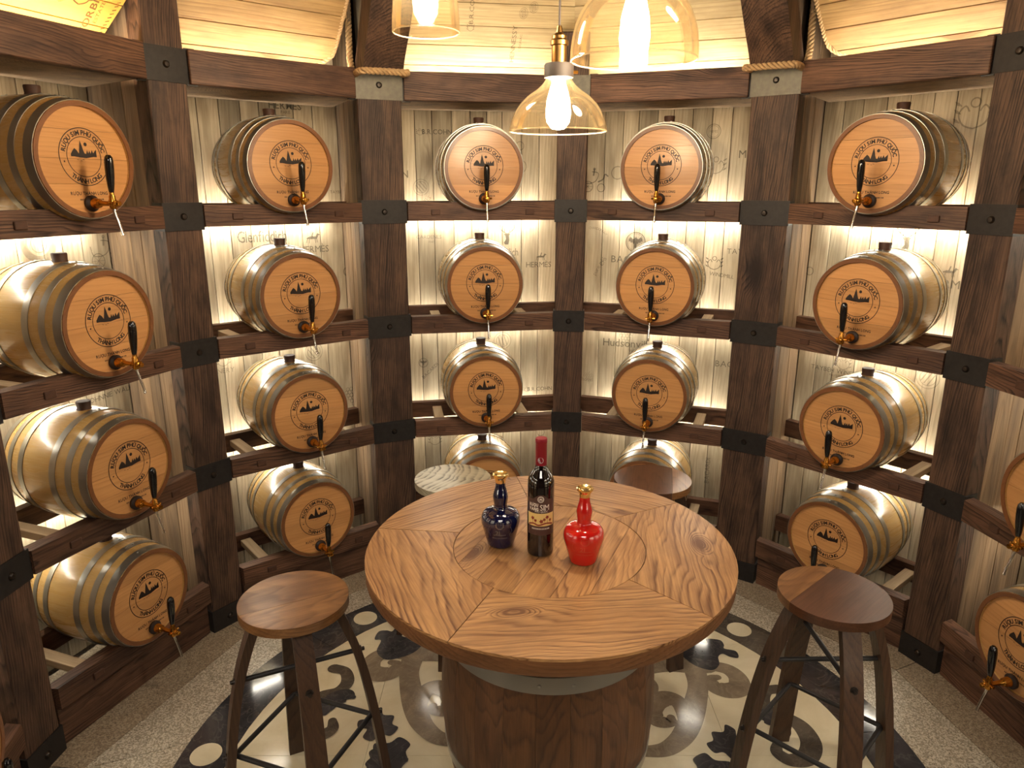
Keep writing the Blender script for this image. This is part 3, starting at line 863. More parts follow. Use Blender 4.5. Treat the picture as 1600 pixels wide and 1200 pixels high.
make_rope(spline([sp(.262, 2.96), sp(.278, 2.75), sp(.287, 2.5), sp(.290, 2.36), sp(.272, 2.325), sp(.22, 2.302), sp(.10, 2.292), sp(-.1, 2.290), sp(-.33, 2.29)], 6), 'tan rope edging the slanted panel left of the lamps', bay_az(1))
make_rope(spline([sp(-.262, 2.96), sp(-.280, 2.75), sp(-.290, 2.5), sp(-.292, 2.36), sp(-.27, 2.322), sp(-.21, 2.302), sp(-.10, 2.292), sp(.1, 2.290), sp(.33, 2.29)], 6), 'tan rope edging the slanted panel right of the lamps', bay_az(4))

# ribs that lean in over the two wide posts
for i, side, wd_ in ((2, -1, 'left'), (4, 1, 'right')):
    t = empty('roof_rib', ringpt(R, post_az(i)) + (2.262,), -post_az(i), 'dark wooden roof rib leaning in above the rope-tied post on the %s' % wd_, 'beam')
    # profile in (radial offset inwards negative y, z); front face points
    fr = spline([(-.088, .001), (-.122, .05), (-.20, .14), (-.30, .27), (-.43, .46), (-.60, .68), (-.75, .80)], 4)
    bk = spline([(.085, .001), (.03, .06), (-.06, .17), (-.17, .32), (-.31, .52), (-.50, .74), (-.60, .80)], 4)
    YZ = Matrix(((0, 0, 1, 0), (1, 0, 0, 0), (0, 1, 0, 0), (0, 0, 0, 1)))
    mb = MB(); mb.prism(fr + bk[::-1], -.083, .083, YZ); mb.obj('rib_timber', M_postZ, t, bevel=.004)
    web = [(.085, .02)] + [(p[0] + .004, p[1]) for p in bk[4:]] + [(-.30, .82), (.175, .82), (.150, .3), (.125, .05)]
    mb = MB(); mb.prism(web, -.01, .01, YZ)
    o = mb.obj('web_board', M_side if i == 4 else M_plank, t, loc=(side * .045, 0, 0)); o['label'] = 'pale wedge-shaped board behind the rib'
    zr = -.012
    x0 = side * .098
    path = [(side * .075, .15, .80), (side * .085, .13, .45), (side * .090, .10, .22), (x0, .075, .06), (x0, .05, .012), (x0, .0, -.012), (x0, -.085, -.012), (x0 * .9, -.103, -.012), (0, -.103, -.012 + 0.002), (-x0 * .9, -.103, -.01), (-x0, -.095, -.008), (-x0, -.02, -.004)]
    P = []
    for a, b in zip(path[:-1], path[1:]):
        for j in range(6): P.append(tuple(a[m] + (b[m] - a[m]) * j / 6 for m in range(3)))
    P.append(path[-1])
    mb = MB(True); rope_strands(mb, P, R0=.0105, pitch=.046, r=.0064)
    o = mb.obj('rope', M_rope, loc=ringpt(R, post_az(i)) + (2.262,), rot=(0, 0, -post_az(i)), autosmooth=80)
    mark(o, 'thick tan rope tied around the top of the wide post %s of the lamps' % wd_, 'rope')

# ------------------------------------------------------------------ printed marks on the planks
def wall_marks(k, items, mat):
    """items: list of callables drawing on an Ink in wall (x,z)"""
    for it in items:
        ink = Ink(); it(ink)
        me = ink.mesh('printed_mark', mat, lambda u, v: (u, PANEL_Y - .0012, v))
        link('printed_mark', me, WALL[k])
T = lambda t, x, z, s, **kw: (lambda k: k.text(t, x, z, s, **kw))
wall_marks(0, [T('JOHNNIE WALKER', .375, .998, .030, rot=.04)], M_stamp)
wall_marks(0, [lambda k: (k.ring(.161, 1.605, .055, .026), k.ring(.161, 1.605, .030, .004)), lambda k: draw_carriage(k, .43, 1.545, .14)], M_stamp_faint)
wall_marks(1, [T('HERMÈS', .184, 2.150, .042, bold=.02), T('PARIS', .184, 2.122, .018)], M_stamp)
wall_marks(1, [T('Glenfiddich', .03, 1.588, .072, squeeze=.72), T('HERMÈS', .275, 1.518, .044), lambda k: draw_horse(k, .27, 1.567, .07), T('TAYBEH', .41, 1.779, .02)], M_stamp)
wall_marks(1, [lambda k: draw_cask(k, .234, 1.025, .045, .6), T('WINERY', -.213, 1.0, .032), lambda k: draw_leafy(k, -.2, 1.045, .06), lambda k: k.ring(.44, 1.40, .02, .008)], M_stamp_faint)
wall_marks(1, [lambda k: draw_grapes(k, .43, .765, .085)], M_stamp)
wall_marks(2, [T('B.R.COHN', -.150, 2.060, .032, bold=.01), lambda k: draw_leafy(k, -.232, 2.058, .035), T('N', -.312, 1.863, .05),
               lambda k: draw_deer(k, .194, 1.572, .11), T('Glenfiddich', .165, 1.480, .055, squeeze=.72), T('HERMÈS', .360, 1.413, .040), lambda k: draw_horse(k, .372, 1.45, .055),
               lambda k: draw_bat(k, -.252, .912, .024), T('BACARDI', -.218, .868, .026, rot=.75), T('B.R.COHN', .372, .742, .030, bold=.01), lambda k: draw_leafy(k, .30, .742, .03)], M_stamp)
wall_marks(2, [lambda k: draw_cask(k, -.235, 1.800, .038, .7), T('EFES', -.21, 1.74, .026, rot=.7), lambda k: k.ring(.259, 1.998, .02, .004), lambda k: k.ring(.262, 1.9, .03, .004), T('CARDENES', -.204, 1.56, .026),
               T('FINES', -.19, 1.535, .014), lambda k: draw_cask(k, .168, 1.015, .045, .3), lambda k: draw_leafy(k, -.203, .482, .07), lambda k: k.ring(.381, .49, .02, .003), T('WINE', .381, .455, .016, rot=-.4)], M_stamp_faint)
wall_marks(3, [lambda k: draw_carriage(k, -.418, 1.823, .13), T('M', .288, 1.95, .05), lambda k: draw_bat(k, -.195, 1.533, .048), T('BACARDI', -.212, 1.447, .050), T('TAYBEH', .318, 1.502, .036),
               T('Hudsonville', -.215, 1.012, .058), T('WINERY', -.165, .972, .022), T('BACARDI', .330, .942, .045), lambda k: draw_leafy(k, .196, 1.442, .075), T('WINDMILL', .235, 1.385, .026, rot=-.12)], M_stamp)
wall_marks(3, [lambda k: k.ring(-.30, 1.869, .03, .005), lambda k: (k.ring(.15, 2.053, .032, .004), k.ring(.15, 2.053, .025, .002), k.text('MIMIS', .15, 2.053, .018)),
               lambda k: draw_leafy(k, .17, 1.9, .09), T('pure pét', -.382, 1.408, .03, rot=1.1), T('Cru', -.36, 1.43, .03, rot=1.1), lambda k: k.arc_text('CHARDONNAY', -.42, 1.50, .10, .018, 20, 60), lambda k: draw_grapes(k, -.225, 1.045, .075),
               lambda k: draw_grapes(k, -.417, .806, .05), T('hotel', -.425, .798, .03), T('BACARDI', .236, .36, .034, rot=pi / 2)], M_stamp_faint)
wall_marks(4, [lambda k: draw_deer(k, -.010, 1.60, .12), T('HERMÈS', .18, 1.425, .048), lambda k: draw_horse(k, .17, 1.47, .06), T('TAYBEH WINERY', -.242, .985, .030), T('PALESTINE', -.235, .962, .014)], M_stamp)
wall_marks(4, [lambda k: k.ring(-.418, 1.426, .018, .004), lambda k: draw_cask(k, .152, 1.029, .045, -.5), lambda k: draw_leafy(k, -.21, 1.025, .07), lambda k: draw_leafy(k, .17, 2.07, .13)], M_stamp_faint)
wall_marks(5, [lambda k: draw_leafy(k, -.15, 1.5, .1)], M_stamp_faint)
# marks on the slanted panels
def slope_marks(k, items, mat):
    for it in items:
        ink = Ink(); it(ink)
        link('printed_mark', ink.mesh('printed_mark', mat, lambda u, v: tuple(slope_pt(u, v, .0165))), soff[k])
slope_marks(2, [T('B.R.COHN', -.025, 2.530, .026, rot=pi / 2), lambda k: draw_leafy(k, -.025, 2.462, .03), lambda k: (draw_cask(k, .195, 2.515, .018, .3), draw_cask(k, .235, 2.535, .018, .3)), T('HENNESSY', .165, 2.410, .028, rot=pi / 2), T('COGNAC', .195, 2.415, .014, rot=pi / 2)], M_stamp)
M_brown_ink = plain('brown_branding', srgb('#7a5220'), rough=.8, alpha=.75)
slope_marks(0, [T('CORBIERE', .247, 2.372, .034, rot=pi / 2 - .1, bold=.02), T('ESTATE', .275, 2.365, .018, rot=pi / 2 - .1), lambda k: draw_leafy(k, .195, 2.41, .09), lambda k: draw_leafy(k, .13, 2.38, .03),
                lambda k: [k.line([(.292 + .27 * (z - 2.28), z), (.306 + .27 * (z - 2.28), z + .004)], .003) for z in [2.29 + .011 * j for j in range(30)]]], M_brown_ink)

# ------------------------------------------------------------------ barrels
def emblem_ink():
    k = Ink(); cx, cy = 0.0, .010
    k.ring(cx, cy, .0845, .0026, 64); k.ring(cx, cy, .0587, .0022, 56)
    k.arc_text('RƯỢU SIM PHÚ QUỐC', cx, cy, .0712, .0195, 0, 156, True, bold=.032)
    k.arc_text('THÀNH LONG', cx, cy, .0712, .0195, 180, 88, False, bold=.032)
    for a in (-102, 102):
        c = (cx + .0712 * sin(rad(a)), cy + .0712 * cos(rad(a)))
        k.poly([(c[0] + (.0042 if i % 2 == 0 else .0018) * sin(i * pi / 5), c[1] + (.0042 if i % 2 == 0 else .0018) * cos(i * pi / 5)) for i in range(10)])
    u = .000379
    hill = [(-118, 20), (-100, 45), (-80, 66), (-60, 50), (-44, 24), (-36, 60), (-22, 128), (-10, 90), (-2, 55), (8, 28), (22, 24), (34, 56), (42, 28), (54, 52), (64, 28), (78, 58), (88, 32), (100, 44), (118, 62), (112, 22), (94, 8), (50, 0), (0, -3), (-50, 4), (-96, 0)]
    # fan of quads from a baseline so the outline stays true
    top = hill[:19]; n = len(top)
    for a, b in zip(top[:-1], top[1:]):
        ya = 0; 
        k.poly([(cx + a[0] * u, cy + 2 * u), (cx + b[0] * u, cy + 2 * u), (cx + b[0] * u, cy + b[1] * u), (cx + a[0] * u, cy + a[1] * u)])
    k.line([(cx - 112 * u, cy + 8 * u), (cx - 40 * u, cy + 2 * u), (cx + 20 * u, cy - 2 * u), (cx + 112 * u, cy + 12 * u)], [.002, .005, .005, .004])
    k.disc(cx + 24 * u, cy + 98 * u, 15 * u, 14)
    for q, (x, y) in enumerate(((-60, -22), (-30, -28), (-10, -20))):
        k.line([(cx + (x - 9) * u, cy + y * u), (cx + (x + 9) * u, cy + (y - 3) * u)], .0012)
    k.text('RƯỢU THÀNH LONG', 0, -.0975, .0140, bold=.025, squeeze=.92)
    draw_bars(k, .006, -.1165, .085, .005, 18)
    return k

def make_barrel():
    t = empty('wine_barrel')
    zc = BR      # axis height above the base
    C = Matrix.Translation((0, 0, zc))
    NS = 22
    # body with shallow stave grooves
    prof = [(.158, YF + .010), (.158, YF), (.1705, YF)]
    m = 14
    for j in range(m + 1):
        y = YF + .0015 + (YB - YF - .003) * j / m; prof.append((barrel_r(y), y))
    prof += [(.1705, YB), (.158, YB), (.158, YB - .010), (0, YB - .010)]
    b = MB(True); b.lathe(prof, NS * 4, 'Y', mod=lambda i: .9955 if i % 4 == 0 else 1.0)
    b.obj('stave_body', M_barrel, t, loc=(0, 0, zc), autosmooth=50)
    b = MB(True); b.lathe([(.157, YF + .002), (.1575, YF - .0012), (.1715, YF - .0012), (.1725, YF + .003)], 64, 'Y'); o = b.obj('end_ring', M_chime, t, loc=(0, 0, zc)); o['label'] = 'darker brown end ring of the staves'
    # hoops
    for y0, y1 in ((YF + .002, YF + .030), (YF + .058, YF + .080), (YF + .118, YF + .142)):
        for a, c in ((y0, y1), (YB + YF - y1, YB + YF - y0)):
            h = MB(True)
            h.lathe([(barrel_r(a) + .0002, a), (barrel_r(a) + .0022, a), (barrel_r((a + c) / 2) + .0024, (a + c) / 2), (barrel_r(c) + .0022, c), (barrel_r(c) + .0002, c)], 64, 'Y')
            for ang in (-4.5, 4.5):
                rr = barrel_r((a + c) / 2) + .0022; aa = rad(90 + ang + (3 if a < .1 else -3) * 0)
                Mx = Matrix.Translation((rr * cos(aa), (a + c) / 2, rr * sin(aa))) @ Matrix.Rotation(-(aa - pi / 2), 4, 'Y')
                h.lathe([(.0042, 0), (.0036, .002), (0, .0032)], 8, 'Z', M=Mx)
            h.obj('hoop', M_hoop, t, loc=(0, 0, zc), autosmooth=30)
    # head boards
    seams = [-.16, -.070, .004, .088, .16]
    for z0, z1 in zip(seams[:-1], seams[1:]):
        pts = []; r = .1578; n = 14
        a, c = max(z0, -r + 1e-4) + .0004, min(z1, r - 1e-4) - .0004
        for j in range(n + 1):
            z = a + (c - a) * j / n; pts.append((math.sqrt(max(r * r - z * z, 0)), z))
        poly = pts + [(-x, z) for x, z in pts[::-1]]
        MB().prism(poly, YF + .0095 - (.0006 if z0 < 0 else 0), YF + .018, XZ).obj('head_board', M_head, t, loc=(0, 0, zc))
    link('burnt_emblem', emblem_ink().mesh('burnt_emblem', M_ink, lambda u, v: (u, YF + .0084, v)), t, loc=(0, 0, zc))
    b = MB(True); b.lathe([(.026, -.004), (.022, .002), (.024, .022), (.0225, .026), (0, .027)], 18); b.obj('bung', M_cork, t, loc=(0, (YF + YB) / 2 - .02, zc + BR))
    # tap
    zt = zc - .128
    tap = MB(True)
    tap.lathe([(0, YF - .028), (.013, YF - .028), (.0150, YF - .020), (.0165, YF - .008), (.017, YF + .002)], 18, 'Y')
    tap.lathe([(.0095, YF - .098), (.0112, YF - .094), (.0085, YF - .086), (.0075, YF - .060), (.0085, YF - .034), (.0125, YF - .028)], 16, 'Y')
    tap.lathe([(0, YF - .110), (.0075, YF - .109), (.0085, YF - .104), (.006, YF - .100), (.0095, YF - .098)], 14, 'Y')
    tap.lathe([(.009, -.016), (.0115, -.010), (.0115, .010), (.0095, .014), (.0095, .022), (.0070, .026), (.0070, .034)], 16, 'Z', M=Matrix.Translation((0, YF - .082, 0)))
    tap.tube([(-.020, YF - .082, .002), (.022, YF - .082, .002)], .0045, 8)
    to = tap.obj('tap', M_brass, t, loc=(0, 0, zt))
    b = MB(True); b.lathe([(.024, YF + .010), (.025, YF + .000), (.020, YF - .005), (.0165, YF - .006)], 20, 'Y'); b.obj('tap_bush', M_bush, to)
    Hx = Matrix.Translation((0, YF - .082, .033)) @ Matrix.Rotation(rad(4), 4, 'X')
    b = MB(True); b.lathe([(.0068, 0), (.0078, .004), (.0098, .018), (.0122, .046), (.0132, .072), (.0128, .092), (.0108, .104), (.006, .110), (0, .111)], 20, 'Z', M=Hx)
    b.obj('handle', M_black, to)
    b = MB(True); b.tube([(0, YF - .082, -.012), (0, YF - .084, -.026), (0, YF - .092, -.048), (0, YF - .103, -.082), (0, YF - .106, -.096)], [.0062, .0052, .0046, .0048, .0052], 12); b.obj('spout', M_steel, to)
    return t

proto = make_barrel()
used = False
rows_seen = {-1: (4, 3, 2, 1), 0: (4, 3, 2, 1), 1: (4, 3, 2, 1), 2: (4, 3, 2, 1), 3: (4, 3, 2, 1), 4: (4, 3, 2, 1), 5: (4, 3, 2, 1)}
rj = random.Random(11)
tone = {4: 'small oak wine barrel in shadow on the top shelf', 3: 'small oak wine barrel on the second shelf down', 2: 'small oak wine barrel on the third shelf down', 1: 'small oak wine barrel on the bottom shelf'}
for k, rows in rows_seen.items():
    for lv in rows:
        o = tree_copy(proto) if used else proto
        used = True
        az = bay_az(k); c = Vector(ringpt(APO, az)); tx = Vector((cos(az), -sin(az)))
        p = c + tx * jit_x[k]
        yaw = rj.uniform(-.8, .8)
        o.location = (p.x, p.y, ZL[lv] + HZ - BR)
        o.rotation_euler = (0, 0, -az + rad(yaw) * .5)
        lab = '%s, %s' % (tone[lv], bay_words[k])
        if k == 2 and lv == 1: lab = 'small oak wine barrel behind the blue bottle, mostly hidden by stool and table'
        if k == 3 and lv == 1: lab = 'small oak wine barrel mostly hidden behind the two-tone stool seat'
        mark(o, lab, 'barrel', 'wine barrels in the racks')

# ------------------------------------------------------------------ table
TZ = 0.85; TX, TY = -0.018, 0.026; TRr = 0.498; IR = 0.262
table = empty('barrel_table', (TX, TY, 0), 0, 'round pine table on an upright dark barrel in the middle of the room', 'table')
seams = [(-78, -72), (-151, -146), (-226, -227), (-304, -310), (-370, -369)]   # (rim bearing, inner bearing)
seams = [(-78, -73), (-10, -9), (56, 50), (134, 133), (209, 214)]
for i in range(5):
    a, b = seams[i], seams[(i + 1) % 5]
    b = (b[0] + 360, b[1] + 360) if i == 4 else b
    n = 20
    mid = rad((a[0] + b[0]) / 2)
    gr = mid + pi / 2          # grain runs square to the radius
    th = pi / 2 - gr           # rotation of local x to the grain direction (bearing -> angle)
    def tolocal(p):
        c, s_ = cos(-th), sin(-th); return (p[0] * c - p[1] * s_, p[0] * s_ + p[1] * c)
    g = .12
    outer = [ringpt(TRr, rad(a[0] + g + (b[0] - a[0] - 2 * g) * j / n)) for j in range(n + 1)]
    inner = [ringpt(IR + .0015, rad(a[1] + 2 * g + (b[1] - a[1] - 4 * g) * j / n)) for j in range(n, -1, -1)]
    MB().prism([tolocal(p) for p in (outer + inner)], TZ - .007, TZ, None).obj('rim_board', M_table, table, rot=(0, 0, th), bevel=.0015)
dirv = rad(90 - 23)            # boards of the inner disc run on bearing 23 degrees
cuts = [-IR, -.215 + .03, -.105, -.002, .092, .176, IR]
for c0, c1 in zip(cuts[:-1], cuts[1:]):
    r = IR - .0005; n = 12; pts = []
    a, b = max(c0, -r + 1e-4) + .0006, min(c1, r - 1e-4) - .0006
    for j in range(n + 1):
        y = a + (b - a) * j / n; pts.append((math.sqrt(max(r * r - y * y, 0)), y))
    # local y is to the left of the grain; the measured offsets run to the right
    poly = [(x, -y) for x, y in pts] + [(-x, -y) for x, y in pts[::-1]]
    MB().prism(poly, TZ - .007, TZ - .0006).obj('centre_board', M_table, table, rot=(0, 0, dirv), bevel=.001)
b = MB(True); b.lathe([(.26, TZ - .050), (TRr - .012, TZ - .050), (TRr - .004, TZ - .046), (TRr - .001, TZ - .040), (TRr - .0005, TZ - .0075), (.0, TZ - .0075)], 96); b.obj('under_rim', M_edge, table, autosmooth=30)
base = MB(True).lathe([(.20, .02), (.225, .02), (.225, .06), (.20, .06)], 40).obj('barrel_base', M_cork, table)
def tb_r(z):
    u = (z - .42) / .40; return .236 + (.305 - .236) * (1 - abs(u) ** 2.0)
NSv = 22
for i in range(NSv):
    a0, a1 = 2 * pi * i / NSv + .0012, 2 * pi * (i + 1) / NSv - .0012
    am = (a0 + a1) / 2
    mb = MB(True); rows = []
    for j in range(13):
        z = .0 + .80 * j / 12; r = tb_r(z); row = []
        for a in (a0, (a0 + a1) / 2, a1): row.append(mb.bm.verts.new((r * cos(a - am), r * sin(a - am), z)))
        for a in (a1, a0): row.append(mb.bm.verts.new(((r - .022) * cos(a - am), (r - .022) * sin(a - am), z)))
        rows.append(row)
    for p, q in zip(rows[:-1], rows[1:]):
        for m_ in range(5): mb.bm.faces.new((p[m_], p[(m_ + 1) % 5], q[(m_ + 1) % 5], q[m_]))
    mb.bm.faces.new(rows[0]); mb.bm.faces.new(rows[-1])
    mb.obj('stave', M_stave, base, rot=(0, 0, am), autosmooth=30)
for z0, z1 in ((.02, .055), (.245, .285), (.600, .642), (.755, .79)):
    h = MB(True); h.lathe([(tb_r(z0) - .001, z0), (tb_r(z0) + .0028, z0), (tb_r((z0 + z1) / 2) + .003, (z0 + z1) / 2), (tb_r(z1) + .0028, z1), (tb_r(z1) - .001, z1)], 72)
    for a in (-97, -80):
        rr = tb_r((z0 + z1) / 2) + .0028; aa = rad(a)
        h.lathe([(.005, 0), (.004, .002), (0, .003)], 8, 'Z', M=Matrix.Translation((rr * cos(aa), rr * sin(aa), (z0 + z1) / 2)) @ Matrix.Rotation(aa, 4, 'Z') @ Matrix.Rotation(pi / 2, 4, 'Y'))
    h.obj('hoop', M_hoop, base, autosmooth=30)

# ------------------------------------------------------------------ bottles
def wrap(k, name, mat, rad_, z0, ang0, parent):
    """ink drawing wrapped on a cylinder (or radius function) facing bearing ang0 (angle in xy)"""
    f = rad_ if callable(rad_) else (lambda v: rad_)
    return link(name, k.mesh(name, mat, lambda u, v: ((f(z0 + v)) * cos(ang0 + u / max(f(z0 + v), .01)), (f(z0 + v)) * sin(ang0 + u / max(f(z0 + v), .01)), z0 + v)), parent)
FACE = rad(-92)
wb = empty('wine_bottle', (-.044, -.010, TZ + .0004), 0, 'tall dark wine bottle with red capsule and brown label, on the table', 'bottle')
M_wine = plain('dark_wine_glass', srgb('#0d0608'), rough=.06, spec=.8, coat=.5)
b = MB(True); b.lathe([(0, .004), (.030, .0), (.0345, .004), (.0355, .012), (.0355, .195), (.0345, .210), (.029, .226), (.020, .238), (.0152, .250), (.0142, .262), (.0140, .300), (0, .300)], 40)
b.obj('glass', M_wine, wb)
M_caps = plain('red_capsule', srgb('#8e1b2c'), rough=.32, spec=.5, metal=.2)
b = MB(True); b.lathe([(.0150, .252), (.0150, .312), (.0158, .313), (.0158, .322), (.0145, .325), (0, .3255)], 32); b.obj('capsule', M_caps, wb)
k = Ink(); k.disc(0, .0, .0080, 20); wrap(k, 'seal', plain('silver_seal', srgb('#c9c3c8'), rough=.35, metal=.5), .0153, .268, FACE - .1, wb)
def patch(w, z0, z1, r, mat, name, arch=0.0, n=24):
    me_k = Ink()
    for j in range(n):
        u0, u1 = -w / 2 + w * j / n, -w / 2 + w * (j + 1) / n
        t = lambda u: z1 + (arch * max(0, 1 - (u / (w * .26)) ** 2) if arch else 0)
        me_k.add([(u0, z0), (u1, z0), (u1, t(u1)), (u0, t(u0))], [(0, 1, 2, 3)])
    return wrap(me_k, name, mat, r, 0, FACE, wb)
M_lab = plain('brown_label', srgb('#4b3029'), rough=.5)
M_laby = plain('cream_label_band', srgb('#e4c77e'), rough=.5)
M_white = plain('label_white_ink', srgb('#e9e2d4'), rough=.5)
M_redink = plain('label_red_ink', srgb('#8a2d1c'), rough=.5)
M_goldink = plain('gold_label_ink', srgb('#b99255'), rough=.3, metal=.7)
patch(.078, .066, .168, .03575, M_lab, 'label', arch=.012)
patch(.078, .092, .128, .03590, M_laby, 'label_band')
k = Ink()
k.text('RƯỢU', -.0195, .152, .0115, bold=.05, squeeze=.72); k.text('VANG', -.0195, .1405, .0115, bold=.05, squeeze=.72); k.text('SIM', .0105, .1455, .023, squeeze=.85)
k.text('PHÚ QUỐC', .002, .1335, .007); k.ring(0, .168, .008, .0014, 24); k.ring(0, .168, .0055, .0008, 20); k.poly([(-.005, .166), (0, .171), (.005, .166)])
wrap(k, 'label_print', M_white, .03605, 0, FACE, wb)
k = Ink(); k.line([(-.036, .078), (.036, .078)], .0006); k.line([(-.036, .072), (.036, .072)], .0006); draw_bars(k, 0, .0845, .05, .004, 16)
wrap(k, 'label_lines', M_white, .03605, 0, FACE, wb)
k = Ink(); k.line(spline([(-.036, .094), (-.02, .099), (-.005, .095), (.015, .100), (.036, .095)], 4), .004)
for x, y, s in ((-.022, .114, .006), (-.014, .108, .005), (.002, .106, .0065), (.010, .111, .005), (.018, .117, .006), (.027, .108, .005)):
    k.poly([(x + s * (1 if i % 2 else .6) * cos(i * pi / 5), y + s * (1 if i % 2 else .6) * sin(i * pi / 5)) for i in range(10)]); k.line([(x, y), (x + .001, .097)], .0008)
wrap(k, 'label_flowers', M_redink, .03605, 0, FACE, wb)

def decanter(loc, body, label, engr):
    t = empty('whisky_flagon', loc + (TZ + .0004,), 0, label, 'bottle')
    P = [(0, .003), (.026, .0), (.034, .003), (.038, .012), (.0455, .040), (.0520, .064), (.0535, .078), (.0510, .090), (.0430, .100), (.0290, .106), (.0200, .109), (.0180, .113),
         (.0175, .118), (.0200, .134), (.0205, .146), (.0170, .160), (.0140, .172), (.0130, .186), (0, .186)]
    PP = spline(P[1:-1], 3); prof = [(0, .003)] + [(max(a, .001), b_) for a, b_ in PP] + [(0, .186)]
    MB(True).lathe(prof, 44).obj('body', body, t, autosmooth=60)
    MB(True).lathe([(.0134, .183), (.0142, .186), (.0145, .191), (.0175, .197), (.0218, .203), (.0222, .206), (.0200, .208), (.0150, .2055), (.0090, .203), (0, .2045)], 32).obj('stopper', M_gold, t)
    def rf(z):
        for (a0, z0), (a1, z1) in zip(PP[:-1], PP[1:]):
            if z0 <= z <= z1: return a0 + (a1 - a0) * (z - z0) / max(z1 - z0, 1e-6) + .0006
        return .05
    k = Ink(); draw_leafy(k, .0, .080, .022); k.ring(0, .080, .0105, .001, 20)
    k.text('21', -.006, .058, .019, bold=.02); k.line([(-.028, .046), (.028, .046)], .0007); draw_bars(k, 0, .040, .042, .0035, 12); draw_bars(k, 0, .050, .034, .003, 10)
    k.line(spline([(-.030, .075), (-.034, .06), (-.026, .05)], 5), .0009); k.line(spline([(.030, .075), (.034, .06), (.026, .05)], 5), .0009)
    wrap(k, 'engraving', engr, rf, 0, FACE, t)
    return t
decanter((-.151, .034), plain('cobalt_ceramic', srgb('#090d33'), rough=.07, spec=.7, coat=.7), 'dark blue glazed round flagon with gold stopper, left on the table', plain('silver_engraving', srgb('#8d8a88'), rough=.3, metal=.7))
decanter((.067, -.059), plain('red_ceramic', srgb('#c41812'), rough=.10, spec=.6, coat=.7), 'glossy red round flagon with gold stopper, right on the table', plain('red_gold_engraving', srgb('#e0503a'), rough=.25, metal=.3))

# ------------------------------------------------------------------ stools
SZ = .70
def stool(loc, az0, label, mats, split, seed, grain):
    t = empty('bar_stool', loc + (0,), 0, label, 'stool')
    rr = random.Random(seed)
    # seat: split into two boards along a chord
    r = .149
    def seat_piece(side, mat):
        n = 40; c = split
        pts = []
        for j in range(n + 1):
            if side > 0: y = c + .0005 + (r - c - .0006) * j / n
            else: y = -r + .0001 + (c - .0005 + r) * j / n
            pts.append((math.sqrt(max(r * r - y * y, 0)), y))
        # cosine spacing near the rim for roundness
        pts = []
        if side > 0:
            a0 = math.asin(max(-1, min(1, (c + .0004) / r)))
            for j in range(n + 1): a = a0 + (pi / 2 - a0) * j / n; pts.append((r * cos(a), r * sin(a)))
        else:
            a1 = math.asin(max(-1, min(1, (c - .0004) / r)))
            for j in range(n + 1): a = -pi / 2 + (a1 + pi / 2) * j / n; pts.append((r * cos(a), r * sin(a)))
        poly = pts[:] + [(-x, y) for x, y in pts[::-1] if x > 1e-6]
        o = MB().prism(poly, SZ - .027, SZ).obj('seat_board', mat, t, rot=(0, 0, grain), bevel=.007)
        return o
    seat_piece(1, mats[0]); seat_piece(-1, mats[1])
    for q in range(4):
        az = rad(az0 + 90 * q); d = Vector((sin(az), cos(az), 0)); sd = Vector((cos(az), -sin(az), 0))
        prof = spline([(.098, .672), (.128, .60), (.160, .50), (.186, .38), (.206, .25), (.222, .12), (.235, .0)], 4)
        local = MB()
        local.sweep([(0, -a, z) for a, z in prof], [.050 + .012 * (1 - z / .67) for a, z in prof], .024, (1, 0, 0))
        for v in local.bm.verts:
            if v.co.z < 0.004: v.co.z = 0.0
            if v.co.z > .6725: v.co.z = .6725
        leg = local.obj('leg', M_leg, t, rot=(0, 0, pi - az), bevel=.002)
        def rz(z):
            for (a, b), (c, e) in zip(prof[:-1], prof[1:]):
                if e <= z <= b: return a + (c - a) * (b - z) / (b - e)
            return .2
        zq = .51 if q % 2 == 0 else .485
        for z in (zq, .25):
            p = rz(z)
            mbb = MB(True); mbb.lathe([(.011, .010), (.011, .0135), (.006, .0145), (.006, .022), (0, .024)], 12, 'Y', M=Matrix.Translation((0, 0, 0)))
            bo = mbb.obj('bolt', M_bolt, leg, loc=(0, -p, z)); bo.rotation_euler = (0, 0, pi)
    rzv = {.51: .157, .485: .164}
    for q, z in ((0, .51), (1, .485)):
        az = rad(az0 + 90 * q); d = Vector((sin(az), cos(az), 0)) * (rzv[z])
        MB(True).tube([-d + Vector((0, 0, z)), d + Vector((0, 0, z))], .0075, 10).obj('crossing_rod', M_strap, t)
    for q in range(4):
        a, b_ = rad(az0 + 90 * q), rad(az0 + 90 * q + 90)
        p = Vector((sin(a), cos(a), 0)) * .196 + Vector((0, 0, .25)); s_ = Vector((sin(b_), cos(b_), 0)) * .196 + Vector((0, 0, .25))
        MB(True).tube([p, s_], .0075, 10).obj('foot_rod', M_strap, t)
    return t
stool((-.726, .005), -25, 'brown round-seat bar stool at lower left of the table', (M_seat, M_seat), -.02, 1, rad(28))
stool((.785, .032), -1, 'bar stool with two-tone seat at lower right of the table', (M_seat, M_seat_dark), .060, 2, rad(42))
stool((-.352, .862), 5, 'bar stool with pale zebra-striped seat behind the table on the left', (M_seat_pale, M_seat_pale), .02, 3, rad(-20))
stool((.430, .856), 160, 'bar stool with glossy dark seat behind the table on the right', (M_seat_dark, M_seat), -.075, 4, rad(78))

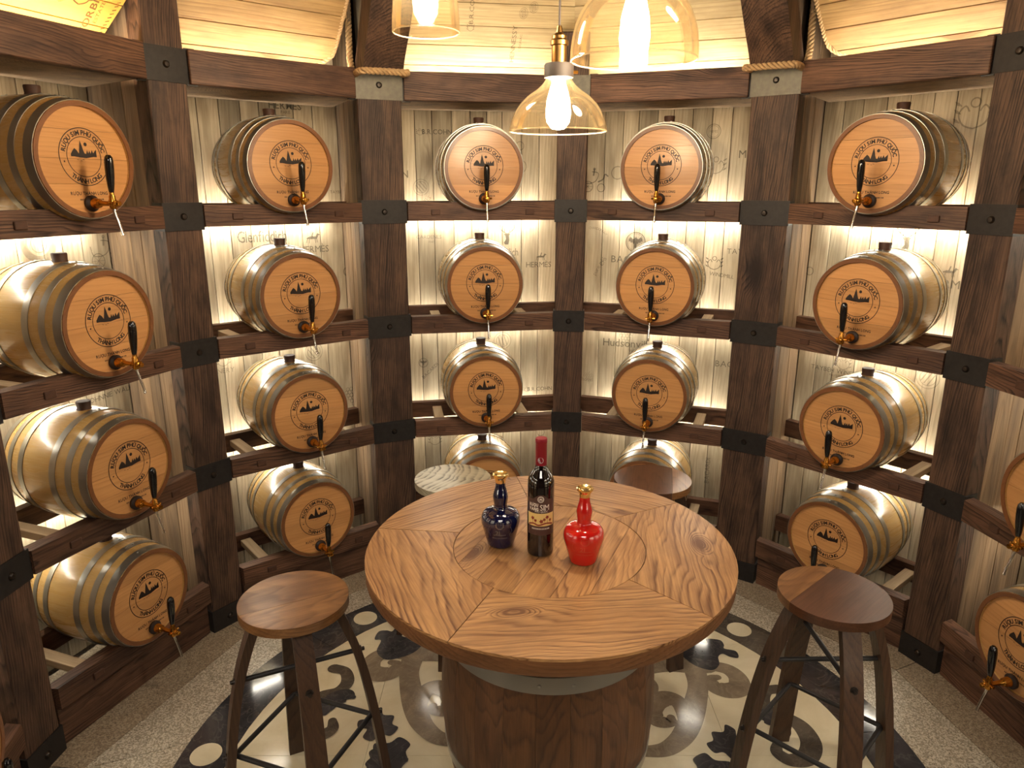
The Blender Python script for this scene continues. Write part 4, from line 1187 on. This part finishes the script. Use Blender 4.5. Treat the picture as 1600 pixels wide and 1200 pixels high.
# ------------------------------------------------------------------ pendant lamps
def pendant(loc, prof, bulb_r, bulb_z0, bulb_z1, label, socket_z):
    """loc = centre of the rim; heights are above the rim"""
    t = empty('pendant_lamp', (loc[0], loc[1], loc[2]), 0, label, 'lamp')
    pr = spline(prof, 4)
    inner = [(max(a - .002, .002), z + .0005) for a, z in pr[::-1]]
    b = MB(True); b.lathe(pr + inner + [pr[0]], 64); b.obj('glass_shade', M_glass, t, autosmooth=80)
    MB(True).lathe([(prof[0][0] - .0022 + .0018 * cos(a * pi / 4), .0018 * sin(a * pi / 4)) for a in range(9)], 64).obj('glass_lip', M_rim, t)
    s = socket_z
    b = MB(True); b.lathe([(.020, s - .028), (.038, s - .026), (.0385, s + .004), (.036, s + .008), (.020, s + .009)], 28); o = b.obj('shade_collar', M_cord, t); o['label'] = 'dark shade collar'
    b = MB(True); b.lathe([(.018, s - .012), (.0195, s + .009), (.0195, s + .050), (.0235, s + .052), (.0235, s + .062), (.019, s + .067), (.019, s + .074), (.009, s + .082), (.006, s + .098), (0, s + .099)], 24); b.obj('socket', M_antique, t)
    MB(True).tube([(.034, 0, s - .012), (.050, 0, s - .012)], .004, 8).obj('thumb_screw', M_brass, t)
    MB(True).tube([(0, 0, s + .095), (0, 0, TOPZ - loc[2])], .0030, 8).obj('cord', M_cord, t)
    L_ = bulb_z1 - bulb_z0
    b = MB(True); b.lathe([(0, bulb_z0), (bulb_r * .5, bulb_z0 + L_ * .02), (bulb_r * .9, bulb_z0 + L_ * .14), (bulb_r, bulb_z0 + L_ * .30), (bulb_r * .9, bulb_z0 + L_ * .55), (bulb_r * .55, bulb_z0 + L_ * .85), (bulb_r * .42, bulb_z1), (0, bulb_z1)], 24)
    bu = b.obj('bulb', M_bulb, t); bu['label'] = 'glowing filament bulb'
    return t
bell = [(.130, 0), (.1275, .014), (.120, .036), (.105, .062), (.082, .086), (.056, .104), (.038, .122), (.031, .140), (.030, .156)]
dome = [(.150, 0), (.149, .030), (.142, .070), (.125, .110), (.098, .142), (.062, .166), (.036, .180), (.030, .196)]
tall = [(.090, 0), (.089, .03), (.085, .08), (.080, .13), (.070, .18), (.052, .215), (.034, .240), (.030, .256)]
pendant((.002, .253, 1.943), bell, .033, .004, .140, 'small bell-shaped clear amber glass pendant lamp, hanging lowest', .158)
pendant((.168, .078, 2.090), dome, .036, -.002, .170, 'largest domed amber glass pendant lamp at upper right', .198)
pendant((-.348, .325, 2.197), tall, .034, .040, .215, 'tall narrow glass pendant lamp at upper left, cut by the top edge', .258)
